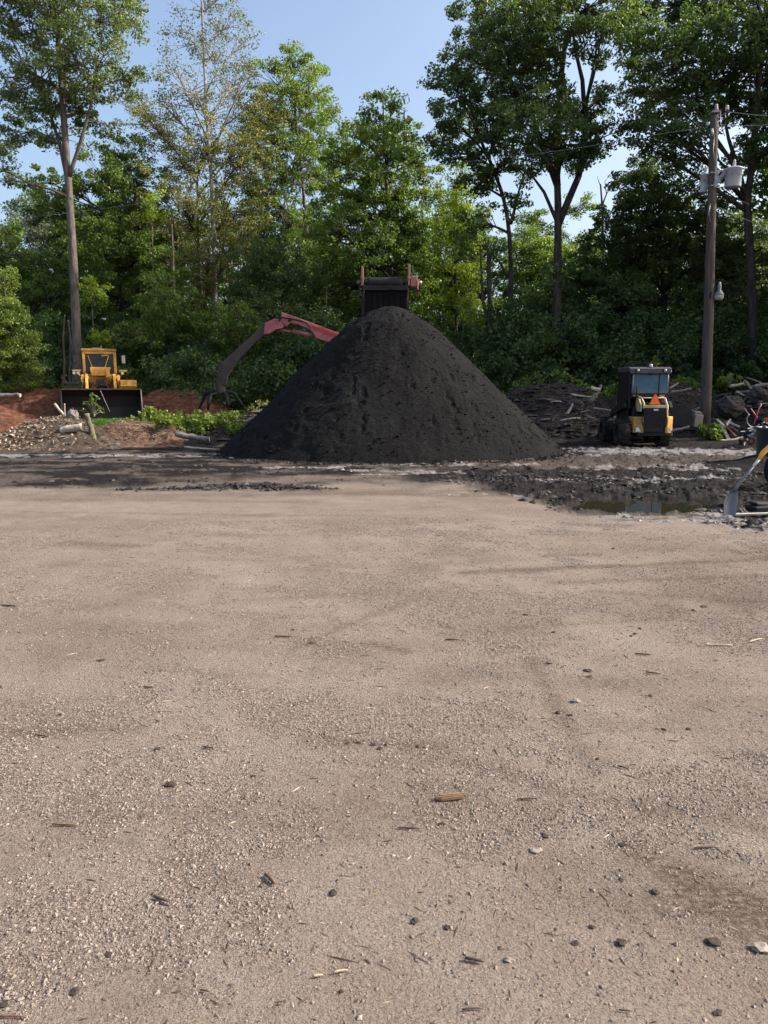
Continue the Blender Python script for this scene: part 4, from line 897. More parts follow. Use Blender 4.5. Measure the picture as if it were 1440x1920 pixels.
# ------------------------------------------------------------------ wheels shared by both loaders
def wheel(parent, c, R, W, rimmat, axis_x=True, seed=0):
    t = MB()
    prof = [(R * .58, -W / 2), (R * .86, -W / 2), (R * .97, -W * .40), (R, -W * .2), (R, W * .2), (R * .97, W * .40), (R * .86, W / 2), (R * .58, W / 2), (R * .55, 0), (R * .58, -W / 2)]
    t.lathe(prof, (0, 0, 0), 32, 'x')
    n = 20
    for i in range(n):
        for s in (-1, 1):
            a = 2 * PI * (i + (.5 if s > 0 else 0)) / n
            t.box((s * W * .25, math.cos(a) * R * 1.0, math.sin(a) * R * 1.0), (W * .5, R * .09, R * .09), (a, 0, 0))
    ty = t.build('wheel', 'muddy_rubber', parent); ty.location = c
    r = MB(); r.lathe([(R * .02, W * .22), (R * .2, W * .24), (R * .22, W * .14), (R * .46, W * .10), (R * .57, W * .30), (R * .60, W * .42)], (0, 0, 0), 28, 'x')
    r.lathe([(R * .02, -W * .22), (R * .2, -W * .24), (R * .22, -W * .14), (R * .46, -W * .10), (R * .57, -W * .30), (R * .60, -W * .42)], (0, 0, 0), 28, 'x')
    for i in range(8): a = 2 * PI * i / 8; r.cyl((-W * .26, .32 * R * math.cos(a), .32 * R * math.sin(a)), (W * .26, .32 * R * math.cos(a), .32 * R * math.sin(a)), R * .035, n=8)
    r.build('rim', rimmat, ty)
    return ty

# ------------------------------------------------------------------ yellow wheel loader at the left
L = thing('wheel_loader', 'old yellow wheel loader with its wide dark bucket facing the camera', 'wheel loader', (-11.55, 30.6, gz(-11.5, 30.6) + .02), math.radians(21))
b = MB()   # bucket: open side towards -y
prof = [(-3.05, .12), (-2.75, .10), (-2.3, .16), (-2.02, .42), (-1.95, .8), (-2.08, 1.2), (-2.32, 1.42), (-2.5, 1.46)]
pr2 = [(y - .0, z) for y, z in prof]; thick = [(y + .05, z + (.0 if z > .3 else -.05)) for y, z in reversed(prof)]
b.prism(pr2 + thick, -1.4, 1.4, 'yz')
b.build('bucket', 'bucket_steel', L)
bk = [c for c in L.children][0]
for s in (-1, 1):
    MB().prism([(-3.05, .12), (-2.75, .10), (-2.3, .16), (-2.02, .42), (-1.95, .8), (-2.08, 1.2), (-2.32, 1.42), (-2.5, 1.46), (-2.62, 1.2), (-2.95, .5)], s * 1.4 + (0 if s > 0 else -.03), s * 1.4 + (.03 if s > 0 else 0), 'yz').build('side_plate', 'worn_lit_edge' if s > 0 else 'bucket_steel', bk)  # right plate paler than the left: its sunlit edge put into the colour
MB().box((0, -3.06, .115), (2.9, .16, .035)).build('cutting_edge', 'worn_lit_edge', bk)
MB().bar((-1.4, -2.51, 1.475), (1.4, -2.51, 1.475), .05).build('lip', 'rust_steel', bk)
for s in (-1, 1):
    a = MB(); a.prism([(-1.90, .62), (-1.82, .45), (-1.2, .95), (-.35, 1.62), (-.15, 1.95), (-.38, 2.08), (-.72, 1.95), (-1.4, 1.35), (-1.88, .8)], s * .52 - .05, s * .52 + .05, 'yz')
    a.build('lift_arm', 'yellow_paint', L, .01)
    c = MB(); c.cyl((s * .36, -.7, .9), (s * .36, -1.3, 1.05), .075); c.cyl((s * .36, -1.3, 1.05), (s * .44, -1.86, 1.1), .04, mat=None)
    c.build('hydraulic_ram', 'cream_paint', L)
    t = MB(); t.prism([(-.95, .75), (-.1, .75), (-.05, 1.8), (-.25, 2.05), (-.5, 2.02), (-.8, 1.55)], s * .40 - .05 + s * .28, s * .40 + .05 + s * .28, 'yz')
    t.box((s * .56, -.60, 1.35), (.14, .09, .9), (0, s * .12, 0)); t.box((s * .56, -.50, 1.93), (.26, .12, .12)); t.build('tower', 'yellow_paint', L, .012)
    MB().tube([(s * .5, -.62, 1.9), (s * .38, -.8, 1.7), (s * .30, -.75, 1.4), (s * .2, -.7, 1.15)], .022, 8).build('hose', 'rubber', L)
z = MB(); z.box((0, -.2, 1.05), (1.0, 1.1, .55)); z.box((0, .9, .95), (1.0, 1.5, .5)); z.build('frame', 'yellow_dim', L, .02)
z = MB(); z.box((0, -.52, 1.62), (.34, .3, .5)); z.box((-.05, -.5, 1.42), (.7, .12, .16)); z.tube([(-.2, -.7, 1.5), (0, -.76, 1.66), (.2, -.7, 1.58), (.25, -.6, 1.4)], .03, 8); z.build('valve_block', 'black_steel', L, .01)
z = MB(); z.prism([(-.34, 2.0), (.30, 2.0), (.42, 2.34), (-.38, 2.34)], -.36, -.2, 'xz'); z.box((.28, -.28, 2.12), (.16, .2, .4)); z.build('cowl', 'yellow_paint', L, .015)
cab_ = MB()
for (x, y) in ((-.59, -.1), (.59, -.1), (-.59, 1.15), (.59, 1.15)): cab_.bar((x, y, 1.45), (x, y, 3.0), .10 if x < 0 else .11, .1)
cab_.box((0, .52, 3.03), (1.34, 1.45, .09)); cab_.box((0, -.14, 2.93), (1.10, .05, .12)); cab_.box((-.59, .5, 1.65), (.05, 1.15, .5)); cab_.box((.59, .5, 1.65), (.05, 1.15, .5)); cab_.box((0, 1.17, 1.75), (1.1, .05, .6)); cab_.box((0, -.12, 1.9), (1.08, .06, .34))
cb = cab_.build('cab', 'yellow_paint', L, .015)
MB().box((0, -.125, 2.47), (1.08, .012, .80)).build('windshield', 'cab_glass', cb)
MB().box((0, 1.16, 2.5), (1.08, .012, .86)).build('rear_window', 'cab_glass', cb)
z = MB(); z.bar((-.42, -.15, 2.8), (-.22, -.15, 2.1), .025); z.bar((.36, -.15, 2.8), (.12, -.15, 2.12), .03); z.bar((.34, -.16, 2.82), (.08, -.16, 2.8), .05); z.build('wiper', 'yellow_paint', cb)
z = MB(); z.box((.05, .55, 1.95), (.5, .5, .14)); z.box((.05, .8, 2.25), (.48, .12, .6)); z.build('seat', 'black_steel', L, .03)
MB().box((-.05, .3, 3.10), (.35, .25, .06)).tube([(.1, .3, 3.1), (.1, .3, 3.22)], .012, 6).build('roof_fixture', 'grey_steel', cb)
for s in (-1, 1):
    m_ = MB(); x0, x1 = (.64, 1.02) if s > 0 else (-.64, -1.02)
    m_.tube([(x0, -.1, 2.86), (x1, -.18, 2.86), (x1, -.18, 2.42), (x0, -.1, 2.42)], .013, 6); m_.box((x1 - s * .10, -.2, 2.66), (.17, .04, .36))
    mr = m_.build('mirror', 'black_steel', L, .006)
    MB().box((x1 - s * .10, -.225, 2.66), (.13, .012, .31)).build('mirror_glass', 'glass_lens' if s > 0 else 'cab_glass', mr)
    l = MB(); l.tube([(s * .66, -.3, 1.8), (s * .8, -.42, 2.05), (s * .95, -.42, 2.18), (s * 1.0, -.42, 2.14)], .025, 8); l.box((s * .88, -.44, 2.2), (.30, .10, .06)); wl_ = l.build('work_light', 'yellow_dim', L)
    h = MB()
    for q in ((.82, .97) if s < 0 else (.84,)): h.cyl((s * q, -.44, 2.10), (s * q, -.53, 2.10), .055, n=14)
    h.build('lens', 'glass_lens', wl_)
    f = MB()
    f.box((s * 1.02, -.35, 1.80 if s > 0 else 1.72), (.66, 1.1, .06)); f.box((s * 1.04, -.9, 1.67), (.62, .05, .2 if s > 0 else .04)); f.box((s * 1.33, -.45, 1.66), (.05, .9, .24 if s > 0 else .05)) ; f.box((s * 1.02, -1.02, 1.55), (.6, .05, .16 if s > 0 else .03), (.6, 0, 0))
    f.build('fender', 'yellow_paint' if s > 0 else 'black_steel', L, .01)
    wheel(L, (s * 1.08, -.75, .76), .76, .5, 'yellow_dim'); wheel(L, (s * 1.08, 1.85, .76), .76, .5, 'yellow_dim')
for s in (-1, 1):
    q = MB(); q.tube([(s * .25, -.75, 1.75), (s * .34, -.95, 1.55), (s * .42, -1.3, 1.25), (s * .45, -1.7, 1.15)], .018, 8); q.build('hose', 'rubber', L); MB().tube([(s * .62, -.5, 1.2), (s * .66, -.8, 1.5), (s * .6, -.95, 1.8)], .016, 8).build('hose', 'rubber', L)
    q = MB()
    for k in range(3): q.box((s * .80, -.72 - .0 * k, .55 + k * .3), (.34, .3, .04))
    q.build('step', 'black_steel', L)
h = MB(); h.prism([(1.25, 1.0), (3.2, 1.0), (3.25, 1.55), (3.0, 1.9), (1.25, 1.95)], -.55, .55, 'yz'); h.cyl((.2, 1.9, 1.9), (.2, 1.9, 2.6), .06); hd = h.build('engine_hood', 'yellow_paint', L, .03)
tag(L, kind='thing')
del L['kind']

# ------------------------------------------------------------------ small black and yellow loader seen from behind
M = thing('compact_loader', 'small black and yellow loader seen from behind with an orange warning triangle', 'compact loader', ((1209 - 720) / FPX * 20.4, 20.75, gz(7.1, 20.7) + .0), math.radians(-3))
c = MB()
for x in (-.50, .50):
    c.bar((x, -.42, 1.0), (x, -.42, 2.06), .07, .07); c.bar((x, .68, .6), (x, .68, 2.06), .07, .07)
c.box((-.515, .14, 1.05), (.04, 1.1, .85)); c.box((.515, .14, 1.05), (.04, 1.1, .85)); c.box((0, -.45, 1.37), (.94, .06, .13)); c.box((0, .70, .95), (.94, .05, .7))
c.box((0, -.45, 1.95), (.94, .06, .06)); c.box((-.53, .13, 1.66), (.015, 1.02, .62)); c.box((.53, .13, 1.66), (.015, 1.02, .62))
cb = c.build('cab', 'dark_cab', M, .012)
r = MB(); r.prism([(-.56, 2.0), (-.50, 2.10), (-.40, 2.13), (.74, 2.13), (.80, 2.06), (.80, 2.0)], -.55, .55, 'yz'); r.box((0, -.53, 2.02), (1.08, .06, .14)); r.build('roof', 'roof_paint', cb, .015)
g = MB(); g.box((-.11, -.475, 1.68), (.70, .012, .50)); g.box((.37, -.475, 1.68), (.20, .012, .50)); g.build('rear_window', 'rear_glass', cb)
MB().bar((.255, -.485, 1.43), (.255, -.485, 1.93), .02).build('window_bar', 'black_steel', cb)
for s in (-1, 1):
    q = MB(); q.box((s * .36, -.585, 2.035), (.11, .06, .065)); q.build('roof_light', 'black_steel', cb, .01)
    MB().lathe([(.001, -.03), (.03, -.025), (.04, 0)], (s * .36, -.612, 2.035), 12, 'y').build('lens', 'glass_lens', cb)
    MB().box((s * .36, -.488, 1.365), (.13, .02, .05)).build('tail_light', 'amber_dull', cb, .004)
MB().lathe([(.05, 0), (.05, .05), (.02, .075), (.001, .078)], (.03, -.4, 2.135), 14).build('beacon', 'glass_lens', cb)
MB().lathe([(.06, 0), (.05, .04), (.001, .05)], (.0, -.57, 1.97), 12, 'y').build('camera', 'black_steel', cb)
h = MB()
h.tube([(-.24, -.94, 1.02), (-.25, -.93, 1.16), (-.30, -.86, 1.31), (-.30, -.5, 1.34)], .028, 8); h.tube([(.36, -.94, .82), (.36, -.95, 1.10), (.31, -.88, 1.29), (.28, -.5, 1.34)], .034, 8)
h.box((.04, -.93, 1.08), (.62, .08, .09)); h.tube([(-.29, -.87, 1.31), (.30, -.87, 1.31)], .018, 8); h.prism([(-.93, .95), (-.45, .95), (-.45, 1.3), (-.72, 1.28), (-.93, 1.10)], -.33, -.29, 'yz'); h.prism([(-.93, .95), (-.45, .95), (-.45, 1.3), (-.72, 1.28), (-.93, 1.10)], .33, .37, 'yz')
hd = h.build('hood', 'cream_paint', M, .008)
MB().box((.03, -.7, 1.13), (.55, .4, .1)).build('engine_cover', 'black_steel', hd, .01)
g = MB(); g.box((.04, -.96, .78), (.57, .05, .54))
for i in range(9): g.box((.04, -.99, .56 + i * .052), (.52, .012, .012))
g.build('grille', 'black_steel', M)
MB().box((.06, -1.0, 1.00), (.12, .012, .042)).build('name_plate', 'white_paint', M)
for s, x, w in ((-1, -.36, .26), (1, .44, .15)):
    q = MB(); x0, x1 = x - w / 2, x + w / 2
    if s < 0: q.prism([(x0, -.92), (x1, -.98), (x1, -.35), (x0, -.35)], .39, .81, 'xy')
    else: q.prism([(x0 - .03, -.99), (x0 + .02, -1.0), (x1 + .03, -.90), (x1 + .03, -.35), (x0 - .03, -.35)], .38, .82, 'xy')
    bx = q.build('side_tank', 'yellow_dim' if s < 0 else 'yellow_paint', M, .01)  # left tank in the dimmer yellow: its shade is put into the paint
    d = MB(); d.prism([(x - .07, .42), (x + .06, .42), (x + .02, .5), (x - .03, .54), (x - .07, .52)], -.965 if s < 0 else -.985, -.955 if s < 0 else -.96, 'xz'); d.build('decal', 'white_paint', bx)
MB().bar((.40, -.93, .8), (.40, -.93, .92), .03).build('lever', 'yellow_paint', M)
f = MB(); f.box((.02, -.6, .40), (.80, .70, .20)); f.box((.02, -.98, .46), (.50, .05, .10)); f.box((.0, .4, .45), (.8, 1.3, .25)); f.box((.0, -.1, .8), (.85, .9, .5)); f.build('chassis', 'black_steel', M, .015)
t = MB(); t.prism([(-.155, 1.135), (.155, 1.135), (.03, 1.41), (-.03, 1.41)], -1.06, -1.045, 'xz'); sg = t.build('warning_triangle', 'red_border', M)
MB().prism([(-.138, 1.147), (.138, 1.147), (.02, 1.395), (-.02, 1.395)], -1.068, -1.061, 'xz').build('triangle_face', 'orange_sign', sg)
MB().bar((0, -.98, 1.2), (0, -1.045, 1.24), .03).build('bracket', 'black_steel', sg)
for (x, y) in ((-.68, -.55), (.42, -.55), (-.74, .95), (.55, .95)): wheel(M, (x, y, .365), .365, .30 if x < 0 else .30, 'black_steel')
q = MB(); q.prism([(1.5, .05), (2.1, .05), (2.15, .12), (1.75, .2), (1.62, .5), (1.55, .55)], -.8, .8, 'yz'); q.box((-.4, 1.3, .5), (.08, .7, .1)); q.box((.4, 1.3, .5), (.08, .7, .1)); q.build('bucket', 'black_steel', M)

q = MB()
for s in (-1, 1):
    MB().tube([(s * .44, -.50, 1.42), (s * .46, -.56, 1.46), (s * .46, -.56, 1.92), (s * .44, -.50, 1.96)], .014, 8).build('grab_bar', 'grey_steel', M)
for hp, hr in (([(-.2, -.88, 1.2), (-.1, -.95, 1.14), (.1, -.93, 1.12), (.22, -.88, 1.2)], .018), ([(-.26, -.98, .6), (-.3, -1.02, .7), (-.28, -.98, .88)], .014), ([(.33, -.98, .55), (.36, -1.02, .66), (.34, -.97, .9)], .014)):
    MB().tube(hp, hr, 8).build('hose', 'rubber', M)
for s in (-1, 1):
    q = MB(); q.prism([(-.55, 1.05), (-.35, 1.22), (.9, .95), (1.45, .5), (1.35, .4), (.8, .8), (-.4, 1.02)], s * .60 - .04, s * .60 + .04, 'yz'); q.build('lift_arm', 'black_steel', M, .01)
MB().tube([(-.36, -.62, 1.3), (-.36, -.62, 1.62)], .028, 10).build('exhaust', 'rust_steel', M)

# ------------------------------------------------------------------ screening machine: discharge conveyor above the heap
S = thing('screening_machine', 'red and black screening conveyor whose head drum hangs over the tip of the heap', 'screening machine', (0.07, 19.45, 0))
def sz(y): return P(725, y, 19.45).z
x0 = (681 - 725) / FPX * 19.45; x1 = (765 - 725) / FPX * 19.45
for (x, top, mt) in ((x0, 500, 'red_worn'), (x1, 496, 'red_worn')):
    p_ = MB(); p_.box((x, 0, (sz(top) + sz(536)) / 2), (.055, .16, sz(top) - sz(536))); p_.box((x, 0, sz(522)), (.075, .2, .05)); p_.build('side_plate', mt, S, .008)
d = MB(); d.lathe([(.001, x0 + .12), (.12, x0 + .12), (.125, x0 + .2), (.125, x1 - .25), (.12, x1 - .16), (.001, x1 - .16)], (0, .05, sz(529)), 24, 'x'); d.cyl((x0 - .1, .05, sz(530)), (x1 + .1, .05, sz(530)), .035); dr = d.build('head_drum', 'grey_steel', S)
dr.data.materials[0] = MATS['black_steel']
q = MB(); q.box(((x0 + x1) / 2, .10, sz(537)), (x1 - x0 + .1, .3, .05)); q.box(((x0 + x1) / 2, -.04, sz(541)), (x1 - x0, .04, .1)); q.box((.12, -.08, sz(541)), (.08, .05, .07)); q.build('head_frame', 'black_steel', S, .008)
MB().cyl((x0 - .13, .05, sz(529)), (x0 - .02, .05, sz(529)), .05, .035).build('bearing', 'red_worn', S)
q = MB(); q.box((x1 + .13, .05, sz(528)), (.17, .26, .26)); q.box((x1 + .22, .02, sz(535)), (.035, .24, .24)); mo = q.build('drive_motor', 'red_worn', S, .02)
MB().cyl((x1 + .23, .03, sz(530)), (x1 + .33, .03, sz(530)), .05).build('motor_cap', 'worn_lit_edge', mo)
q = MB(); n = 22
cu = [((x0 + .03) + (x1 - x0 - .1) * i / n, .02 + .012 * math.sin(i * 2.1) + .01 * math.sin(i * .7)) for i in range(n + 1)]
q.prism(cu + [(a, bb + .02) for a, bb in reversed(cu)], sz(615), sz(540), 'xy'); q.build('rubber_curtain', 'curtain', S)
q = MB()
for x in (x0 + .0, x1 - .02): q.bar((x, .05, sz(539)), (x, .05, sz(625)), .05)
q.bar((x1 - .12, .3, sz(540)), (x1 - .12, .3, sz(625)), .035); q.build('head_posts', 'black_steel', S)
q = MB()
for x in (x0 + .02, x1 - .02): q.bar((x, .1, sz(540)), (x, 5.6, 1.5), .08, .2)
for i in range(7): t = i / 6; q.bar((x0, .2 + t * 5.2, sz(545) + (1.5 - sz(545)) * t), (x1, .2 + t * 5.2, sz(545) + (1.5 - sz(545)) * t), .05)
q.build('conveyor_frame', 'red_worn', S)
MB().bar(((x0 + x1) / 2, .1, sz(533)), ((x0 + x1) / 2, 5.6, 1.66), x1 - x0 - .16, .03).build('belt', 'rubber', S)
q = MB(); q.prism([(4.3, 1.0), (6.9, 1.0), (7.1, 2.5), (4.6, 2.5)], -1.0, 1.0, 'yz'); q.build('hopper', 'red_paint', S, .03)
for s in (-1, 1):
    q = MB(); q.prism([(4.1, .35), (4.35, .05), (6.8, .05), (7.05, .35), (6.8, .7), (4.35, .7)], s * .85 - .18, s * .85 + .18, 'yz'); q.build('crawler_track', 'black_steel', S, .03)
q = MB(); q.box((0, 5.5, .8), (1.5, 2.4, .5)); q.build('chassis', 'black_steel', S)

q = MB(); q.bar((x0 + .15, .12, sz(524)), (x0 + .5, .12, sz(521)), .05, .06); q.box((.25, .14, sz(520)), (.16, .12, .06)); q.box((x1 - .18, .1, sz(524)), (.10, .2, .16)); q.tube([(x1 - .1, 0, sz(526)), (x1 - .02, -.08, sz(545)), (x1 - .05, -.02, sz(575))], .018, 7); q.tube([(x0 + .1, 0, sz(535)), (x0 + .02, -.07, sz(552)), (x0 + .06, 0, sz(570))], .015, 7)
q.box((x1 + .2, .03, sz(548)), (.035, .05, .12)); q.bar((x0 - .06, .05, sz(534)), (x0 - .1, .1, sz(560)), .04); q.build('brackets', 'rust_steel', S)

# ------------------------------------------------------------------ material handler with a red knuckle boom and grapple
YE = 28.0
E = thing('grapple_excavator', 'red excavator whose bent arm and dangling grapple reach out left of the black heap', 'excavator', (P(700, 700, YE).x, YE, 0))
def px_poly(pts, o=E): return [((P(a, bb, YE) - o.location).x, P(a, bb, YE).z) for a, bb in pts]
b = MB(); b.prism(px_poly([(529, 586), (545, 591), (590, 608), (639, 626), (700, 652), (716, 668), (706, 682), (640, 650), (612, 641), (593, 634), (584, 619), (560, 609), (546, 606), (537, 613), (528, 602)]), -.17, .17, 'xz'); bo = b.build('boom', 'red_paint', E, .02)
MB().prism(px_poly([(586, 611), (640, 630), (636, 635), (588, 617)]), -.185, .185, 'xz').build('stripe', 'red_border', bo)
MB().prism(px_poly([(541, 600), (547, 600), (547, 604), (541, 604)]), -.19, .19, 'xz').build('pin', 'black_steel', bo)
s_ = MB(); s_.prism(px_poly([(529, 600), (534, 612), (531, 616), (520, 618), (506, 626), (495, 628), (498, 606), (515, 598)]), -.15, .15, 'xz'); s_.build('stick_head', 'red_paint', E, .02)
s_ = MB(); s_.prism(px_poly([(500, 604), (503, 622), (470, 652), (440, 684), (427, 706), (411, 699), (409, 689), (430, 668), (470, 632)]), -.125, .125, 'xz'); s_.build('stick', 'arm_dusty_shaded', E, .02)
def ep(a, bb, dy=0): v = P(a, bb, YE) - E.location; return Vector((v.x, dy, P(a, bb, YE).z))
c = MB(); c.cyl(ep(548, 621), ep(590, 629), .085, n=14); c.cyl(ep(521, 618), ep(548, 622), .045, n=12); c.build('stick_ram', 'red_worn', E)
MB().tube([ep(524, 603, -.2), ep(530, 596, -.22), ep(560, 601, -.2), ep(575, 606, -.2), ep(583, 615, -.2)], .022, 8).build('hose', 'rubber', E)
MB().tube([ep(410, 690, -.15), ep(402, 705, -.2), ep(401, 725, -.2), ep(404, 738, -.15)], .02, 8).build('hose', 'rubber', E)
k = MB(); k.prism(px_poly([(409, 698), (427, 704), (424, 722), (408, 722)]), -.14, .14, 'xz'); k.cyl(ep(414, 720), ep(414, 738), .14, .2, 14); gp = k.build('grapple', 'arm_dusty_shaded', E, .01)
for (ax, ay, bx_, by_, dy) in ((385, 742, 371, 770, .1), (436, 742, 462, 772, .15), (400, 746, 396, 768, -.6), (428, 746, 434, 768, -.5)):
    MB().tube([ep(414, 736), ep(ax, ay - 6, dy * .6), ep((ax + bx_) / 2, (ay + by_) / 2 - 3, dy), ep(bx_, by_, dy * .8)], [.06, .075, .06, .03], 8).build('tine', 'black_steel', gp)
bd = MB(); bd.box((.9, .1, 1.35), (2.6, 2.1, .9)); bd.box((1.6, .1, 1.9), (1.1, 2.0, .4)); bd.build('body', 'red_paint', E, .05)
cc = MB(); cc.box((.1, -.65, 2.0), (1.2, .9, 1.1)); cc.build('cab', 'dark_cab', E, .05)
for s in (-1, 1):
    q = MB(); q.prism([(-1.0, .38), (-.7, .05), (2.3, .05), (2.6, .38), (2.3, .75), (-.7, .75)], s * 1.0 - .28, s * 1.0 + .28, 'xz'); q.build('crawler_track', 'black_steel', E, .04)

# ------------------------------------------------------------------ utility pole
YP = 24.3
pb = P(1322, 806, YP); pt = P(1340, 206, YP); pz = surf(pb.x, YP) - .1
U = thing('utility_pole', 'tall weathered wooden utility pole carrying two grey transformers', 'utility pole', (pb.x, YP, pz))
def up(a, bb, dy=0): v = P(a, bb, YP); return Vector((v.x - pb.x, dy, v.z - pz))
q = MB(); pts = [Vector((0, 0, -.0))] + [up(1322 + 18 * t, 806 - 600 * t) for t in [i / 12 for i in range(1, 13)]]
q.tube(pts, [.175 - .062 * i / 12 for i in range(13)], 20, wob=.02); q.build('pole', 'pole_wood', U)
q = MB(); q.box(up(1340, 212), (.26, .30, .05)); q.tube([up(1343, 200), up(1343, 212)], [.05, .05], 10); q.build('pole_cap', 'grey_steel', U)
def insul(a, bb, par, s=1.0, n='insulator'):
    v = up(a, bb); return MB().lathe([(.001, .14 * s), (.03 * s, .13 * s), (.05 * s, .10 * s), (.03 * s, .085 * s), (.055 * s, .06 * s), (.035 * s, .045 * s), (.06 * s, .015 * s), (.03 * s, 0), (.001, 0)], v, 14).build(n, 'porcelain', par)
MB().bar(up(1346, 224, -.05), up(1363, 208, -.1), .05).build('brace_arm', 'rust_steel', U)
insul(1343, 204, U); insul(1363, 207, U, 1.1); insul(1326, 236, U, .8)
MB().cyl(up(1330, 245, -.18), up(1332, 258, -.18), .035).build('fuse_cutout', 'porcelain', U)
def transformer(cx, y0, y1, rpx, dy):
    c_ = up(cx, y1, dy); h = up(cx, y0, dy).z - c_.z; r = rpx / FPX * YP
    o = MB().lathe([(.001, 0), (r * .9, 0), (r * .95, .03), (r * .95, h * .88), (r * 1.02, h * .885), (r * 1.05, h * .92), (r * 1.0, h * .96), (r * .6, h * 1.02), (.001, h * 1.03)], c_, 30).build('transformer', 'transformer_paint', U)
    MB().lathe([(.055, 0), (.045, .05), (.06, .07), (.04, .10), (.055, .12), (.035, .16), (.045, .18), (.02, .22), (.001, .23)], c_ + Vector((0, 0, h * 1.02)), 14).build('bushing', 'porcelain', o)
    q = MB(); q.box(c_ + Vector((-r * .5, -r * .86, h * .6)), (.05, .03, .07)); q.box(c_ + Vector((r * .3, -r * .93, h * .55)), (.035, .03, .05)); q.build('terminal', 'grey_steel', o)
    return c_, h, r
c_, h_, r_ = transformer(1373.5, 314, 352, 14.5, .0)
c2, h2, r2 = transformer(1331, 318, 355, 8.0, .42)
q = MB(); q.bar(up(1339, 344), up(1360, 322), .05, .10); q.bar(up(1339, 322), up(1361, 320), .04, .06); q.bar(up(1340, 350), up(1363, 326), .03); q.box(up(1337, 326), (.28, .30, .05)); q.box(up(1337, 350), (.29, .31, .05)); q.box(up(1339, 338, -.14), (.12, .05, .5)); q.bar(up(1326, 352, .1), up(1338, 355, .0), .05); q.build('bracket', 'grey_steel', U, .01)
MB().tube([up(1340, 354), up(1352, 352), up(1362, 360), up(1380, 372), up(1404, 384)], .018, 6).build('drop_cable', 'rubber', U)
for i, (a, bb) in enumerate((((1326, 385), (1326, 420)), ((1333, 258), (1336, 316)), ((1344, 214), (1352, 260)))):
    v0, v1 = up(*a, dy=-.24), up(*bb, dy=-.24); MB().tube([v0, (v0 + v1) / 2 + Vector((-.06, 0, 0)), v1], .012, 6).build('jumper_wire', 'wire_metal', U)
la = thing('pole_lamp', 'small grey dusk lamp fixed to the right side of the utility pole', 'lamp', P(1348, 552, YP - .1))
q = MB(); q.lathe([(.001, .30), (.055, .30), (.06, .24), (.055, .12), (.10, .08), (.155, .0), (.16, -.02), (.10, -.02)], (0, 0, 0), 20); q.build('lamp_head', 'grey_steel', la)
MB().lathe([(.15, -.02), (.145, -.10), (.12, -.17), (.001, -.18)], (0, 0, 0), 20).build('refractor', 'glass_lens', la)
MB().lathe([(.035, .30), (.035, .37), (.001, .38)], (0, 0, 0), 12).build('photocell', 'porcelain', la)
MB().tube([(-.05, 0, .18), (-.18, 0, .15), (-.27, -.05, .05), (-.30, -.08, -.12)], .022, 8).build('lamp_arm', 'black_steel', la)
def wire(label, pts, r=.013, Y0=YP, Y1=34):
    n = len(pts); V = [P(a, bb, Y0 + (Y1 - Y0) * i / (n - 1)) for i, (a, bb) in enumerate(pts)]
    f = []
    for i in range(n - 1):
        p0 = V[max(i - 1, 0)]; p1 = V[i]; p2 = V[i + 1]; p3 = V[min(i + 2, n - 1)]
        for s in range(6): t = s / 6; f.append(.5 * ((2 * p1) + (-p0 + p2) * t + (2 * p0 - 5 * p1 + 4 * p2 - p3) * t * t + (-p0 + 3 * p1 - 3 * p2 + p3) * t ** 3))
    f.append(V[-1]); return tag(MB().tube(f, r, 5).build('power_line', 'wire_metal'), label, 'wire')
wire('long thin wire sagging left from the pole top across all the trees', [(1326, 238), (1240, 251), (1130, 270), (1000, 289), (820, 310), (600, 338), (400, 364), (200, 390), (20, 412), (-200, 440)], .006)
wire('upper thin wire running right from the pole top', [(1363, 209), (1400, 214), (1440, 217), (1600, 224)], .008, YP, 23)
wire('second thin wire running right just below the pole top', [(1348, 233), (1390, 236), (1440, 234), (1600, 226)], .008, YP, 23)
wire('service wire slanting down to the right from mid pole', [(1343, 388), (1370, 398), (1400, 412), (1440, 432), (1560, 500)], .008, YP, 22)

# ------------------------------------------------------------------ logs, stumps and boards
def limb(name, label, a, b_, Y, r, mat='wood_pale', r2=None, cap='cut_wood', cat='log', group=None, bend=.04, Y2=None, n=11, side=11):
    A = P(a[0], a[1], Y); B = P(b_[0], b_[1], Y2 or Y)
    mid = A.lerp(B, .5); root_loc = mid.copy(); root_loc.z = min(A.z, B.z)
    rnd = random.Random(int(a[0] * 7 + a[1])); off = Vector((rnd.uniform(-1, 1), rnd.uniform(-1, 1), rnd.uniform(-1, 1))) * bend * (B - A).length
    m = MB(); m.tube([v - root_loc + Vector((rnd.gauss(0, 1), 0, rnd.gauss(0, 1))) * r * .10 for v in bez(A, mid + off, B, n)], [(r + ((r2 or r) - r) * i / (n - 1)) * rnd.uniform(.88, 1.1) for i in range(n)], side, mat, wob=.10, capmat=cap)
    o = m.build(name); o.location = root_loc; return tag(o, label, cat, group)
limb('log', 'cut log with a pale barked side and dark round end on the chip mound', (115, 809), (155, 799), 19.3, .105, 'wood_pale', .08, 'wood_dark')
limb('log', 'thinner grey log lying left of the cut log with the dark end', (84, 811), (113, 804), 19.5, .07, 'wood_grey', .06)
limb('board', 'pale narrow board leaning up in front of the bucket', (102, 757), (126, 787), 20.2, .035, 'wood_pale', cat='board', bend=0)
limb('stake', 'thin pale upright stake behind the leaning board', (121, 757), (122, 780), 20.6, .018, 'wood_pale', cat='stake')
limb('branch', 'upright mossy branch stub between the chips and the tan mulch', (163, 776), (178, 829), 19.5, .06, 'moss_wood', .085, cat='branch', bend=.1)
limb('wood_block', 'short pale wood piece below the cut log', (121, 829), (136, 814), 19.1, .035, 'wood_pale', cat='wood piece')
limb('wood_block', 'small bright wood sliver low on the chip mound', (132, 836), (142, 822), 18.8, .025, 'wood_pale', cat='wood piece')
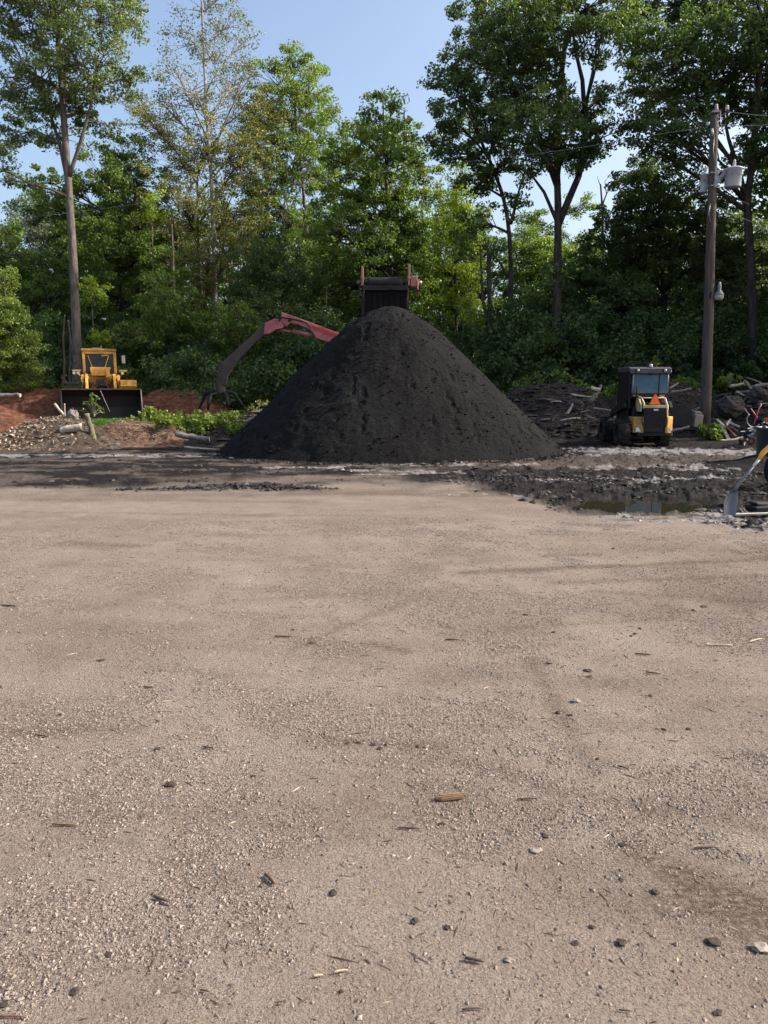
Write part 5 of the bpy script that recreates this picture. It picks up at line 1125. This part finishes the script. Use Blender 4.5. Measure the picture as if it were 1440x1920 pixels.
limb('log', 'rotten hollow pale log lying at the foot of the dark bank left of the heap', (328, 812), (392, 824), 19.0, .085, 'wood_grey', .07, bend=.06)
limb('log', 'thin pale stick on the ground under the rotten hollow log', (345, 838), (408, 843), 18.4, .025, 'wood_pale', .015)
limb('log', 'weathered pale log half buried at the far left of the red bank', (-20, 744), (38, 741), 27.0, .10, 'wood_grey', .07)
limb('branch', 'dark bent stick on the red bank', (22, 830), (52, 800), 19.8, .03, 'wood_dark', cat='branch')
limb('branch', 'thin grey twig sloping across the front of the loader bucket', (188, 732), (206, 772), 27.0, .014, 'wood_grey', .01, cat='branch')
limb('branch', 'pale fallen branch in the shrubs above the red bank at left', (68, 682), (96, 693), 33.5, .05, 'wood_grey', .04, cat='branch')
def stump(label, px, py, Y, r, h, mat='wood_dark', seed=1):
    """torn-out stump: knotty lump with broken roots in every direction"""
    import bmesh
    c = P(px, py, Y); rnd = random.Random(seed)
    root = thing('stump', label, 'stump', c); b = bmesh.new(); bmesh.ops.create_icosphere(b, subdivisions=4, radius=1)
    pos = np.array([v.co[:] for v in b.verts]); n_ = .62 + .75 * fbm(pos[:, 0] * 1.9 + pos[:, 2] * 1.3 + seed, pos[:, 1] * 1.9 - pos[:, 2] * 1.7, seed, 5, .62)
    for v, k in zip(b.verts, n_): v.co = Vector((v.co.x * r * k, v.co.y * r * k, v.co.z * h * .5 * k + h * .42))
    me = bpy.data.meshes.new('trunk'); b.to_mesh(me); b.free(); me.materials.append(MATS[mat]); o = bpy.data.objects.new('trunk', me); COL.objects.link(o); o.parent = root
    k = MB()
    for i in range(22):
        a = rnd.uniform(0, 2 * PI); el = rnd.uniform(-.3, 1.3); L_ = r * rnd.uniform(1.0, 1.65); e = Vector((math.cos(a) * math.cos(el) * L_, math.sin(a) * math.cos(el) * L_, h * .42 + math.sin(el) * L_ * h / r * .45))
        w = r * rnd.uniform(.05, .15); s_ = Vector((0, 0, h * .42)); m_ = s_.lerp(e, .6) + Vector((rnd.uniform(-.3, .3), rnd.uniform(-.3, .3), rnd.uniform(-.3, .3))) * r
        k.tube(bez(s_, m_, e, 7), [w * 1.3, w * 1.2, w, w * .85, w * .65, w * .45, w * .2], 6, wob=.15)
    k.build('roots', mat, root); return root
stump('dark knotty stump beside the left corner of the loader bucket', 137, 788, 20.2, .14, .32, 'wood_grey', 3)
stump('big dark root ball on the debris bank right of the pole', 1368, 782, 24.4, .42, .75, 'wood_dark', 4)
stump('smaller dark root ball above the splayed boards at the right edge', 1420, 752, 24.8, .3, .5, 'wood_dark', 5)
stump('dark stump top at the foot of the bank left of the compact loader', 1078, 772, 25.0, .26, .45, 'wood_dark', 6)
RG = 'branches tangled in the brush bank'
for (lab, a, b_, Y, r, mat) in [
    ('pale forked branch standing on the bank just left of the compact loader', (1105, 752), (1128, 722), 24.6, .07, 'wood_grey'),
    ('short pale block of wood at the top of the bank left of the compact loader', (1108, 728), (1124, 731), 24.4, .08, 'wood_pale'),
    ('long thin pale pole across the bank left of the compact loader', (1070, 739), (1120, 744), 24.6, .03, 'wood_pale'),
    ('slanted pale stick lying between heap and compact loader', (1060, 778), (1074, 757), 24.4, .045, 'wood_pale'),
    ('curved grey branch low beside the left cab side of the compact loader', (1112, 766), (1145, 770), 24.0, .035, 'wood_grey'),
    ('whitish log end at bank foot near the left wheel of the compact loader', (1105, 791), (1122, 793), 23.6, .03, 'wood_pale'),
    ('bleached curved log on top of the bank right of the pole', (1368, 724), (1396, 719), 25.4, .06, 'wood_pale'),
    ('grey bent branch pointing up at the top right of the bank', (1396, 714), (1416, 740), 25.2, .06, 'wood_grey'),
    ('grey branch hanging down under the bent branch at right', (1413, 738), (1424, 757), 25.0, .05, 'wood_grey'),
    ('long grey log along the top of the bank at the right edge', (1410, 726), (1460, 722), 25.6, .07, 'wood_grey'),
    ('short bleached stick below the bleached curved log', (1381, 734), (1396, 742), 24.9, .035, 'wood_pale'),
    ('white peeled stick above the scrap metal at right', (1395, 765), (1404, 777), 24.0, .03, 'wood_pale'),
    ('long dead branch along the bank between loader and pole', (1258, 735), (1296, 728), 25.0, .05, 'wood_grey'),
    ('short pale twig standing behind the right side of the compact loader cab', (1256, 728), (1272, 718), 25.2, .035, 'wood_pale'),
    ('long pale log lying on the ground right of the pole foot', (1348, 827), (1400, 819), 22.2, .055, 'wood_pale'),
    ('dark log on the ground left of the pole foot', (1262, 826), (1318, 822), 22.4, .08, 'wood_dark'),
    ('small grey log below the dark steel sheet', (1256, 808), (1292, 800), 23.0, .05, 'wood_grey')]:
    limb('branch', lab, a, b_, Y, r, mat, r * .7, cat='branch', bend=.12)
for i, (a, b_, mat, lab) in enumerate([((1352, 797), (1368, 826), 'wood_pale', 'wide pale plank leaning steeply right of the green plant'),
    ((1358, 792), (1382, 808), 'wood_red', 'upper reddish plank fanning out right of the pole'),
    ((1360, 798), (1380, 818), 'wood_red', 'middle reddish plank of the fan right of the pole'),
    ((1362, 790), (1386, 800), 'wood_pale', 'thin pale plank topmost in the fan right of the pole'),
    ((1344, 786), (1360, 800), 'wood_pale', 'short plank crossing the fan near the pole'), ((1370, 786), (1362, 797), 'wood_grey', 'little upright batten behind the fanned planks')]):
    A = P(*a, 23.0); B = P(*b_, 22.5); c = (A + B) / 2
    o = MB().bar(A - c, B - c, .10 if i == 0 else .07, .025, up=(0, -1, .2)).build('plank', mat, None, .004); o.location = c; tag(o, lab, 'plank')
rb = random.Random(99)
nb = 0
while nb < 95:
    px = rb.choice([rb.uniform(935, 1165), rb.uniform(1255, 1460), rb.uniform(1330, 1460)]); x_ = (px - 720) / FPX * 25
    y_ = rb.uniform(23.6, 26.8); z_ = surf(x_, y_)
    if z_ < .15: continue
    L_ = rb.uniform(.25, 1.1); a = rb.uniform(-.9, .9); el = rb.uniform(-.25, .5); d = Vector((math.cos(a) * math.cos(el), math.sin(a) * math.cos(el) * .6, math.sin(el))) * L_ * rb.choice((-1, 1)); d.z = abs(d.z) - .1
    A = Vector((x_, y_, z_ - .01)); m = MB(); r = rb.uniform(.014, .05) * (1 + .6 * (L_ > .8)); off = Vector((rb.uniform(-.1, .1), rb.uniform(-.1, .1), rb.uniform(0, .15))) * L_
    m.tube(bez(Vector((0, 0, 0)), d / 2 + off, d, 5), [r, r * .95, r * .85, r * .75, r * .55], 7, rb.choice(['wood_grey', 'wood_dark', 'wood_grey', 'wood_dark', 'wood_pale']), wob=.08, capmat='wood_grey')
    o = m.build('branch'); o.location = A; tag(o, 'weathered broken branch among many in the dark brush bank', 'branch', RG); nb += 1
nb = 0
while nb < 34:
    px = rb.uniform(10, 400); Y = rb.uniform(18.6, 22.4); x_ = (px - 720) / FPX * Y; z_ = surf(x_, Y)
    if z_ < .08: continue
    L_ = rb.uniform(.12, .5); a = rb.uniform(0, PI); d = Vector((math.cos(a), math.sin(a) * .5, rb.uniform(-.2, .35))) * L_
    r = rb.uniform(.01, .028); m = MB(); m.tube(bez(Vector((0, 0, 0)), d / 2 + Vector((0, 0, .04)), d, 4), [r, r, r * .8, r * .6], 6, rb.choice(['wood_grey', 'wood_dark', 'wood_pale']), wob=.08)
    o = m.build('branch'); o.location = (x_, Y, z_ + .01); tag(o, 'small broken stick lying on the left mounds', 'branch', 'sticks scattered on the left mounds'); nb += 1

# dark steel sheet left of the pole
q = MB(); c = P(1276, 796, 23.6); pts = [(-.42, -.05), (.30, -.05), (.36, .2), (.27, .48), (.12, .62), (-.1, .60), (-.42, .66)]
cur = []
q.prism(pts, -.02, .02, 'xz'); q.prism([(-.42, .66), (-.1, .60), (.12, .62), (.14, .64), (-.1, .64), (-.42, .70)], -.02, .35, 'xz'); q.prism([(.30, -.05), (.36, .2), (.27, .48), (.30, .48), (.39, .2), (.33, -.05)], -.02, .35, 'xz')
o = q.build('steel_bucket', 'black_steel', None, .01); o.location = c; tag(o, 'dark open steel bucket lying against the bank left of the pole', 'bucket')
o = MB().box((0, 0, .2), (.30, .25, .42), (0, .1, .1)).box((.02, .05, .45), (.24, .2, .1), (.2, .1, 0)).build('concrete_block', 'rock_pale', None, .03); o.location = P(1306, 795, 24.0) - Vector((0, 0, .1)); tag(o, 'pale concrete lump between the dark steel bucket and the pole', 'concrete block')
# plant by the pole, and the taller weed in front of the bucket
def plant(name, label, px, py, Y, w, h, n, leaf, mat='leaf_weed', seed=1, cl=.12, per=14):
    c = P(px, py, Y); root = thing(name, label, 'plant', c); rnd = random.Random(seed); wood = MB(); C = []
    for i in range(n):
        a = rnd.uniform(0, 2 * PI); q = math.sqrt(rnd.random()) * w; e = Vector((q * math.cos(a), q * math.sin(a), h * rnd.uniform(.15, 1) * (1 - .3 * q / w)))
        C.append(e); wood.tube(bez(Vector((0, 0, -.05)), Vector((e.x * .3, e.y * .3, e.z * .7)), e, 4), [.012, .009, .007, .004], 5, cap=False)
    wood.build('stems', 'moss_wood', root, recalc=False); leaves('foliage', mat, np.array(C), np.full(len(C), cl), per, leaf, root, .8, seed); return root
plant('weed_plant', 'bright leafy weed growing at the foot of the utility pole', 1330, 825, 22.6, .36, .52, 30, .17, seed=81)
plant('weed_plant', 'small yellow-green weed at the back of the bank beside the pole', 1366, 724, 26.0, .35, .4, 20, .13, seed=82)
plant('weed_plant', 'tall sapling weed with round pale leaves in front of the bucket', 176, 778, 21.6, .32, .72, 12, .12, 'leaf_weed', 83, .09, 5)
plant('weed_plant', 'little pale-leaved weed at the right corner of the bucket', 246, 790, 23.0, .2, .22, 9, .1, 'leaf_weed', 84, .08, 6)
plant('weed_plant', 'pale yellow weed on the bank top behind the compact loader cab', 1228, 700, 27.5, .25, .7, 12, .12, 'leaf_weed', 85, .1, 6)

# ------------------------------------------------------------------ scrap metal, tub and tools at the right edge
rm = thing('scrap_tiller', 'orange-red scrap machine frame with a pale hoop at the right edge', 'scrap machine', P(1438, 802, 19.5))
q = MB(); q.box((.22, 0, .20), (.50, .30, .10)); q.tube([(-.12, -.1, .12), (.0, -.15, .34), (.3, -.15, .38), (.6, -.1, .3)], .025, 8); q.box((.2, 0, .1), (.5, .3, .06)); q.build('frame', 'orange_red', rm, .01)
q = MB(); q.tube([(math.cos(a) * .19 - .38, -.05, .22 + math.sin(a) * .2) for a in np.linspace(2.4, 5.6, 14)], .015, 8); q.build('hoop', 'grey_steel', rm)
q = MB(); q.tube([(-.35, 0, .1), (-.25, 0, .5), (-.2, 0, .62)], .02, 6); q.tube([(-.42, .1, .5), (-.25, .05, .25)], .02, 6); q.build('lever', 'red_paint', rm)
rs = random.Random(5)
for i in range(16):
    c = GP(rs.uniform(1384, 1446), rs.uniform(812, 824)); c.y = rs.uniform(20.2, 21.2); c.x = (rs.uniform(1386, 1450) - 720) / FPX * c.y; c.z = rs.uniform(.02, .42)
    m = MB(); k = i % 3
    if k == 0: m.tube([(0, 0, 0), (rs.uniform(-.2, .2), .05, rs.uniform(.05, .2)), (rs.uniform(-.3, .3), 0, rs.uniform(-.1, .2))], .022, 7)
    elif k == 1: m.box((0, 0, 0), (rs.uniform(.1, .28), .12, rs.uniform(.04, .14)), (rs.random(), rs.random(), rs.random())).cyl((0, 0, 0), (.1, -.1, .1), .03)
    else: m.lathe([(.05, 0), (.12, .0), (.13, .06), (.06, .07)], (0, 0, 0), 14, 'y')
    o = m.build('scrap_metal', rs.choice(['grey_steel', 'black_steel', 'rust_steel', 'white_paint']), None, .004); o.location = c
    tag(o, 'bent piece of scrap metal in the tangle behind the dark tub', 'scrap metal', 'scrap metal behind the tub')
tb = P(1446, 868, 15.6); T = thing('tub', 'dark plastic tub heaped with metal scraps at the right edge', 'tub', (tb.x + .12, 15.6, gz(tb.x + .12, 15.6) - .02))
q = MB(); n = 28
q.lathe([(.001, .02), (.36, .0), (.40, .1), (.45, .70), (.49, .72), (.49, .76), (.44, .76), (.43, .70), (.38, .12), (.001, .1)], (0, 0, 0), n); q.build('shell', 'bin_plastic', T)
for a in (PI * .9, PI * 1.45): MB().tube([(.5 * math.cos(a - .15), .5 * math.sin(a - .15), .62), (.54 * math.cos(a), .54 * math.sin(a), .58), (.5 * math.cos(a + .15), .5 * math.sin(a + .15), .62)], .018, 8).build('handle', 'white_paint', T)
for i in range(12):
    m = MB(); m.box((0, 0, 0), (rs.uniform(.06, .2), .05, rs.uniform(.03, .1)), (rs.random() * 3, rs.random() * 3, 0)).tube([(0, 0, 0), (.1, 0, .08), (.14, .05, .02)], .014, 6)
    o = m.build('scrap_metal', rs.choice(['grey_steel', 'white_paint', 'grey_steel', 'black_steel'])); a = rs.uniform(0, 6.28); q_ = rs.uniform(0, .36); o.location = (T.location.x + q_ * math.cos(a), T.location.y + q_ * math.sin(a), T.location.z + rs.uniform(.70, .82))
    tag(o, 'small jagged metal scrap heaped in the dark tub', 'scrap metal', 'scraps in the dark tub')
# shovel
Ys = 8.95; sh = thing('shovel', 'grey steel shovel standing blade down in the mud with a yellow-orange handle', 'shovel', P(1371, 978, Ys))
def sp_(a, bb, dy=0): v = P(a, bb, Ys) - sh.location; v.y += dy; return v
q = MB(); rows_ = [(918, 1386, 1388), (922, 1378, 1389.5), (930, 1368, 1389), (945, 1361, 1386.5), (960, 1359, 1383), (972, 1358, 1380), (979, 1358.5, 1377)]
V = []; 
for (y, xa, xb) in rows_:
    for k in range(7):
        t = k / 6; v = sp_(xa + (xb - xa) * t, y, .045 * (1 - (2 * t - 1) ** 2) + .25 * (979 - y) / FPX * Ys); V.append(v)
nr_ = len(rows_); Vb = [v + Vector((0, .006, 0)) for v in V]; F_ = []
for i in range(nr_ - 1):
    for k in range(6):
        a = i * 7 + k; F_.append((a, a + 1, a + 8, a + 7)); a += nr_ * 7; F_.append((a, a + 7, a + 8, a + 1))
N7 = nr_ * 7
for i in range(nr_ - 1):
    for k in (0, 6): a = i * 7 + k; F_.append((a, a + 7, a + 7 + N7, a + N7))
for k in range(6):
    for i in (0, nr_ - 1): a = i * 7 + k; F_.append((a, a + 1, a + 1 + N7, a + N7))
q.add(V + Vb, F_, None, True); q.build('blade', 'shovel_blade', sh)
MB().tube([sp_(1385, 924, .12), sp_(1390, 912, .10), sp_(1404, 893, .08), sp_(1417, 875, .06)], [.022, .02, .018, .016], 12).build('socket', 'shovel_blade', sh)
MB().tube([sp_(1417, 875, .06), sp_(1428, 861, .05)], [.017, .019], 12).build('handle', 'white_paint', sh)
MB().tube([sp_(1427, 862, .05), sp_(1434, 850, .05), sp_(1446, 838, .04), sp_(1475, 800, .02), sp_(1530, 728, 0)], [.024, .03, .03, .024, .024], 12).build('grip', 'fibre_handle', sh)
# tyre, board and slab at the right edge
ty = thing('old_tyre', 'old dark tyre standing in the mud behind the shovel handle', 'tyre', (0, 0, 0)); R = .33
q = MB(); q.lathe([(.2, -.1), (.30, -.11), (.33, -.06), (.335, 0), (.33, .06), (.30, .11), (.2, .1), (.19, 0), (.2, -.1)], (0, 0, 0), 30, 'x'); w_ = q.build('tread', 'rubber', ty); ty.location = (P(1447, 880, 11.6).x + .20, 11.6, .30); ty.rotation_euler = (0, 0, .3)
o = MB().box((0, 0, .05), (.52, .24, .09), (0, -.04, .1)).box((-.1, .02, .11), (.28, .16, .04), (.05, .05, .3)).build('slab', 'black_steel', None, .02); v = GP(1434, 958); o.location = (v.x + .05, v.y, gz(v.x, v.y)); tag(o, 'black slab lying behind the pale board at the right edge', 'slab')
v = GP(1418, 972); o = MB().bar((-.26, .03, .045), (.35, -.02, .075), .07, .022).build('board', 'wood_pale', None, .003); o.location = (v.x + .0, v.y, gz(v.x, v.y) + .0); tag(o, 'pale board lying on the mud right of the shovel blade', 'board')
o = MB().bar((0, 0, 0), (.1, .02, -.07), .03, .012).build('wood_sliver', 'wood_pale'); o.location = GP(1392, 966) + Vector((0, 0, .08)); tag(o, 'short pale sliver sticking down under the pale board', 'wood piece')
# low black mound beside the tub
xs, ys = np.meshgrid(np.linspace(5.6, 9.2, 90), np.linspace(13.6, 16.8, 80))
zz = .20 * np.exp(-(((xs - 7.9) / 1.0) ** 2 + ((ys - 15.2) / .6) ** 2)) * (1 + .8 * (fbm(xs * 3, ys * 3, 301, 4) - .5)) + .02 * fbm(xs * 9, ys * 9, 303, 3) - .03
tag(np_mesh('black_mound', np.stack([xs, ys, zz], -1).reshape(-1, 3), grid_faces(80, 90), 'compost', smooth=True), 'low black mound spread around the dark tub', kind='structure')

# ------------------------------------------------------------------ single bits on the gravel that one can point at
def lump(name, label, px, py, w, h, mat, cat, seed, group=None, flat=.6, rz=0, l=1.0):
    c = GP(px, py); rnd = random.Random(seed); sc = c.y / math.cos(PITCH) / FPX
    d_ = math.hypot(c.y, EYE) / FPX; rx = w * .44 * d_; rzz = max(.0025, h * .38 * d_); m = MB()
    import bmesh
    b = bmesh.new(); bmesh.ops.create_icosphere(b, subdivisions=2, radius=1)
    for v in b.verts:
        n_ = 1 + rnd.uniform(-.42, .42); v.co = Vector((v.co.x * rx * n_ * 1.05, v.co.y * rx * l * n_ * .8, v.co.z * rzz * .85 * n_))
    me = bpy.data.meshes.new(name); b.to_mesh(me); b.free(); me.materials.append(MATS[mat])
    o = bpy.data.objects.new(name, me); COL.objects.link(o); o.location = (c.x, c.y, gz(c.x, c.y) + rzz * .45); o.rotation_euler = (0, 0, rz); return tag(o, label, cat, group)
sc_ = GP(845, 1503); m = MB()
for i in range(5):
    m.box((rs.uniform(-.012, .012), (i - 2) * .006, .012 + .003 * (i % 2)), (.115 - .014 * abs(i - 2), .0065, .011), (rs.uniform(-.1, .1), -.03, rs.uniform(-.07, .07)))
m.box((0, 0, .007), (.10, .022, .008), (0, 0, .04))
o = m.build('bark_piece', 'bark_scrap', None, .001); o.location = (sc_.x, sc_.y, gz(sc_.x, sc_.y)); o.rotation_euler = (0, 0, .12); tag(o, 'long layered strip of tan bark on the gravel, the largest scrap in the foreground', 'bark piece')
lump('rock', 'pale angular stone standing up on the gravel right of centre', 1079, 1317, 17, 13, 'rock_pale', 'stone', 1)
lump('rock', 'pale flat stone near the right edge beside a dark clod', 1424, 1779, 32, 16, 'rock_pale', 'stone', 2)
lump('rock', 'pale pebble beside the dark stick at the bottom centre', 955, 1804, 15, 10, 'rock_pale', 'stone', 3)
lump('rock', 'flat tan stone half sunk in the gravel below and right of the bark strip', 1004, 1598, 22, 8, 'rock_pale', 'stone', 4)
lump('rock', 'small whitish stone just left of the flat tan stone', 950, 1622, 10, 8, 'rock_pale', 'stone', 5)
lump('clod', 'dark leafy clod on the gravel left of centre, largest clod of the left side', 319, 1475, 24, 9, 'clod_dark', 'clod', 6)
lump('clod', 'dark clod close below the bark strip', 828, 1549, 14, 7, 'clod_dark', 'clod', 7)
lump('clod', 'black clod beside the pale flat stone at lower right', 1335, 1769, 26, 12, 'clod_dark', 'clod', 8)
lump('clod', 'black clod at lower right, left of the two by the flat stone', 1164, 1773, 20, 12, 'clod_dark', 'clod', 9)
lump('clod', 'pair-forming dark clod below the angular stone, left one', 1046, 1338, 11, 9, 'clod_dark', 'clod', 10)
lump('clod', 'pair-forming dark clod below the angular stone, right one', 1069, 1342, 12, 5, 'clod_dark', 'clod', 11)
for i, (x, y, w, h) in enumerate([(475, 1457, 10, 5), (296, 1407, 14, 6), (1021, 1571, 14, 6), (1168, 1588, 18, 7), (625, 1676, 16, 8), (203, 1787, 16, 5), (1101, 1256, 16, 6), (1105, 1267, 13, 5), (1220, 1304, 14, 4), (1290, 1367, 9, 6), (1190, 1188, 9, 5), (1200, 1178, 8, 5), (1183, 1192, 8, 4),
        (190, 1240, 16, 4), (1228, 1677, 16, 10), (640, 1859, 9, 6), (1038, 1185, 10, 4), (1150, 1027, 10, 4), (585, 1207, 18, 4), (985, 1151, 10, 4), (652, 1397, 10, 4), (672, 1397, 10, 5), (700, 1400, 12, 6), (713, 1407, 12, 6), (723, 1400, 10, 5), (783, 1405, 9, 5), (1120, 1425, 8, 6), (1245, 1368, 12, 4),
        (112, 1340, 7, 6), (1320, 1138, 18, 5), (1300, 1145, 10, 5), (1110, 1742, 10, 6), (1078, 1772, 14, 5), (777, 1730, 16, 8), (840, 1742, 14, 6), (1345, 1900, 16, 7), (140, 1856, 18, 8), (8, 1880, 16, 7), (550, 1183, 6, 4), (1165, 1653, 10, 5)]):
    lump('clod', 'small dark clod of soil lying on the gravel', x, y, w, h, 'clod_dark', 'clod', 20 + i, 'small dark clods dotted over the gravel', rz=i)
def twig(label, a, b_, wpx, mat, lift=.004, group=None, name='stick'):
    A = GP(*a); B = GP(*b_); r = wpx / 2 * math.hypot(A.y, EYE) / FPX; c = (A + B) / 2; c.z = gz(c.x, c.y)
    off = Vector((0, (B - A).length * .07, .004)); m = MB(); m.tube([Vector((v.x - c.x, v.y - c.y, r + lift)) for v in bez(A, (A + B) / 2 + off, B, 6)], [r * .6, r, r, r * .9, r * .8, r * .4], 7, wob=.15)
    o = m.build(name, mat); o.location = c; return tag(o, label, 'stick', group)
twig('dark forked twig, thick, at lower left of centre', (497, 1643), (516, 1662), 6, 'twig_brown')
twig('thin dark twig crossing the thick forked one', (505, 1640), (500, 1660), 3, 'twig_brown', .008)
twig('short dark stick left of the thick forked twig', (288, 1683), (318, 1693), 5, 'twig_brown')
twig('dark stick next to the pale pebble at bottom centre', (872, 1802), (908, 1809), 6, 'twig_brown')
twig('pale bleached sliver at the bottom right of centre-left', (624, 1827), (652, 1822), 4, 'cut_wood')
twig('shorter pale sliver left of the bleached one', (586, 1834), (606, 1831), 4, 'cut_wood')
twig('long pale splinter at the right edge of the middle ground', (1320, 1211), (1374, 1212), 3, 'cut_wood')
twig('pale splinter slanting up beside the long one at right', (1403, 1207), (1428, 1200), 3, 'cut_wood')
twig('knobbly tan twig lying at the left, third of the way up', (98, 1551), (148, 1553), 4, 'bark_scrap')
twig('thin red-brown stick at the bottom left corner', (-4, 1907), (50, 1908), 3, 'wood_red')
for i, (a, b_) in enumerate([((1190, 1227), (1222, 1229)), ((1022, 1243), (1036, 1245)), ((1210, 1262), (1240, 1266)), ((866, 1897), (905, 1895)), ((375, 1857), (392, 1860)), ((745, 1859 - 300), (790, 1861 - 300)), ((66, 1380), (92, 1384)), ((380, 1405), (402, 1408)), ((268, 1292), (288, 1293)), ((1160, 1900), (1185, 1903)), ((1158, 1440), (1178, 1446)), ((835, 1200), (860, 1201)), ((515, 1196), (548, 1197)), ((2, 1139), (32, 1141)), ((970, 1505), (1010, 1503)), ((1300, 1595), (1350, 1594))]):
    twig('thin brown twig lying on the gravel', a, b_, 3, 'twig_brown', group='thin twigs dotted over the gravel')
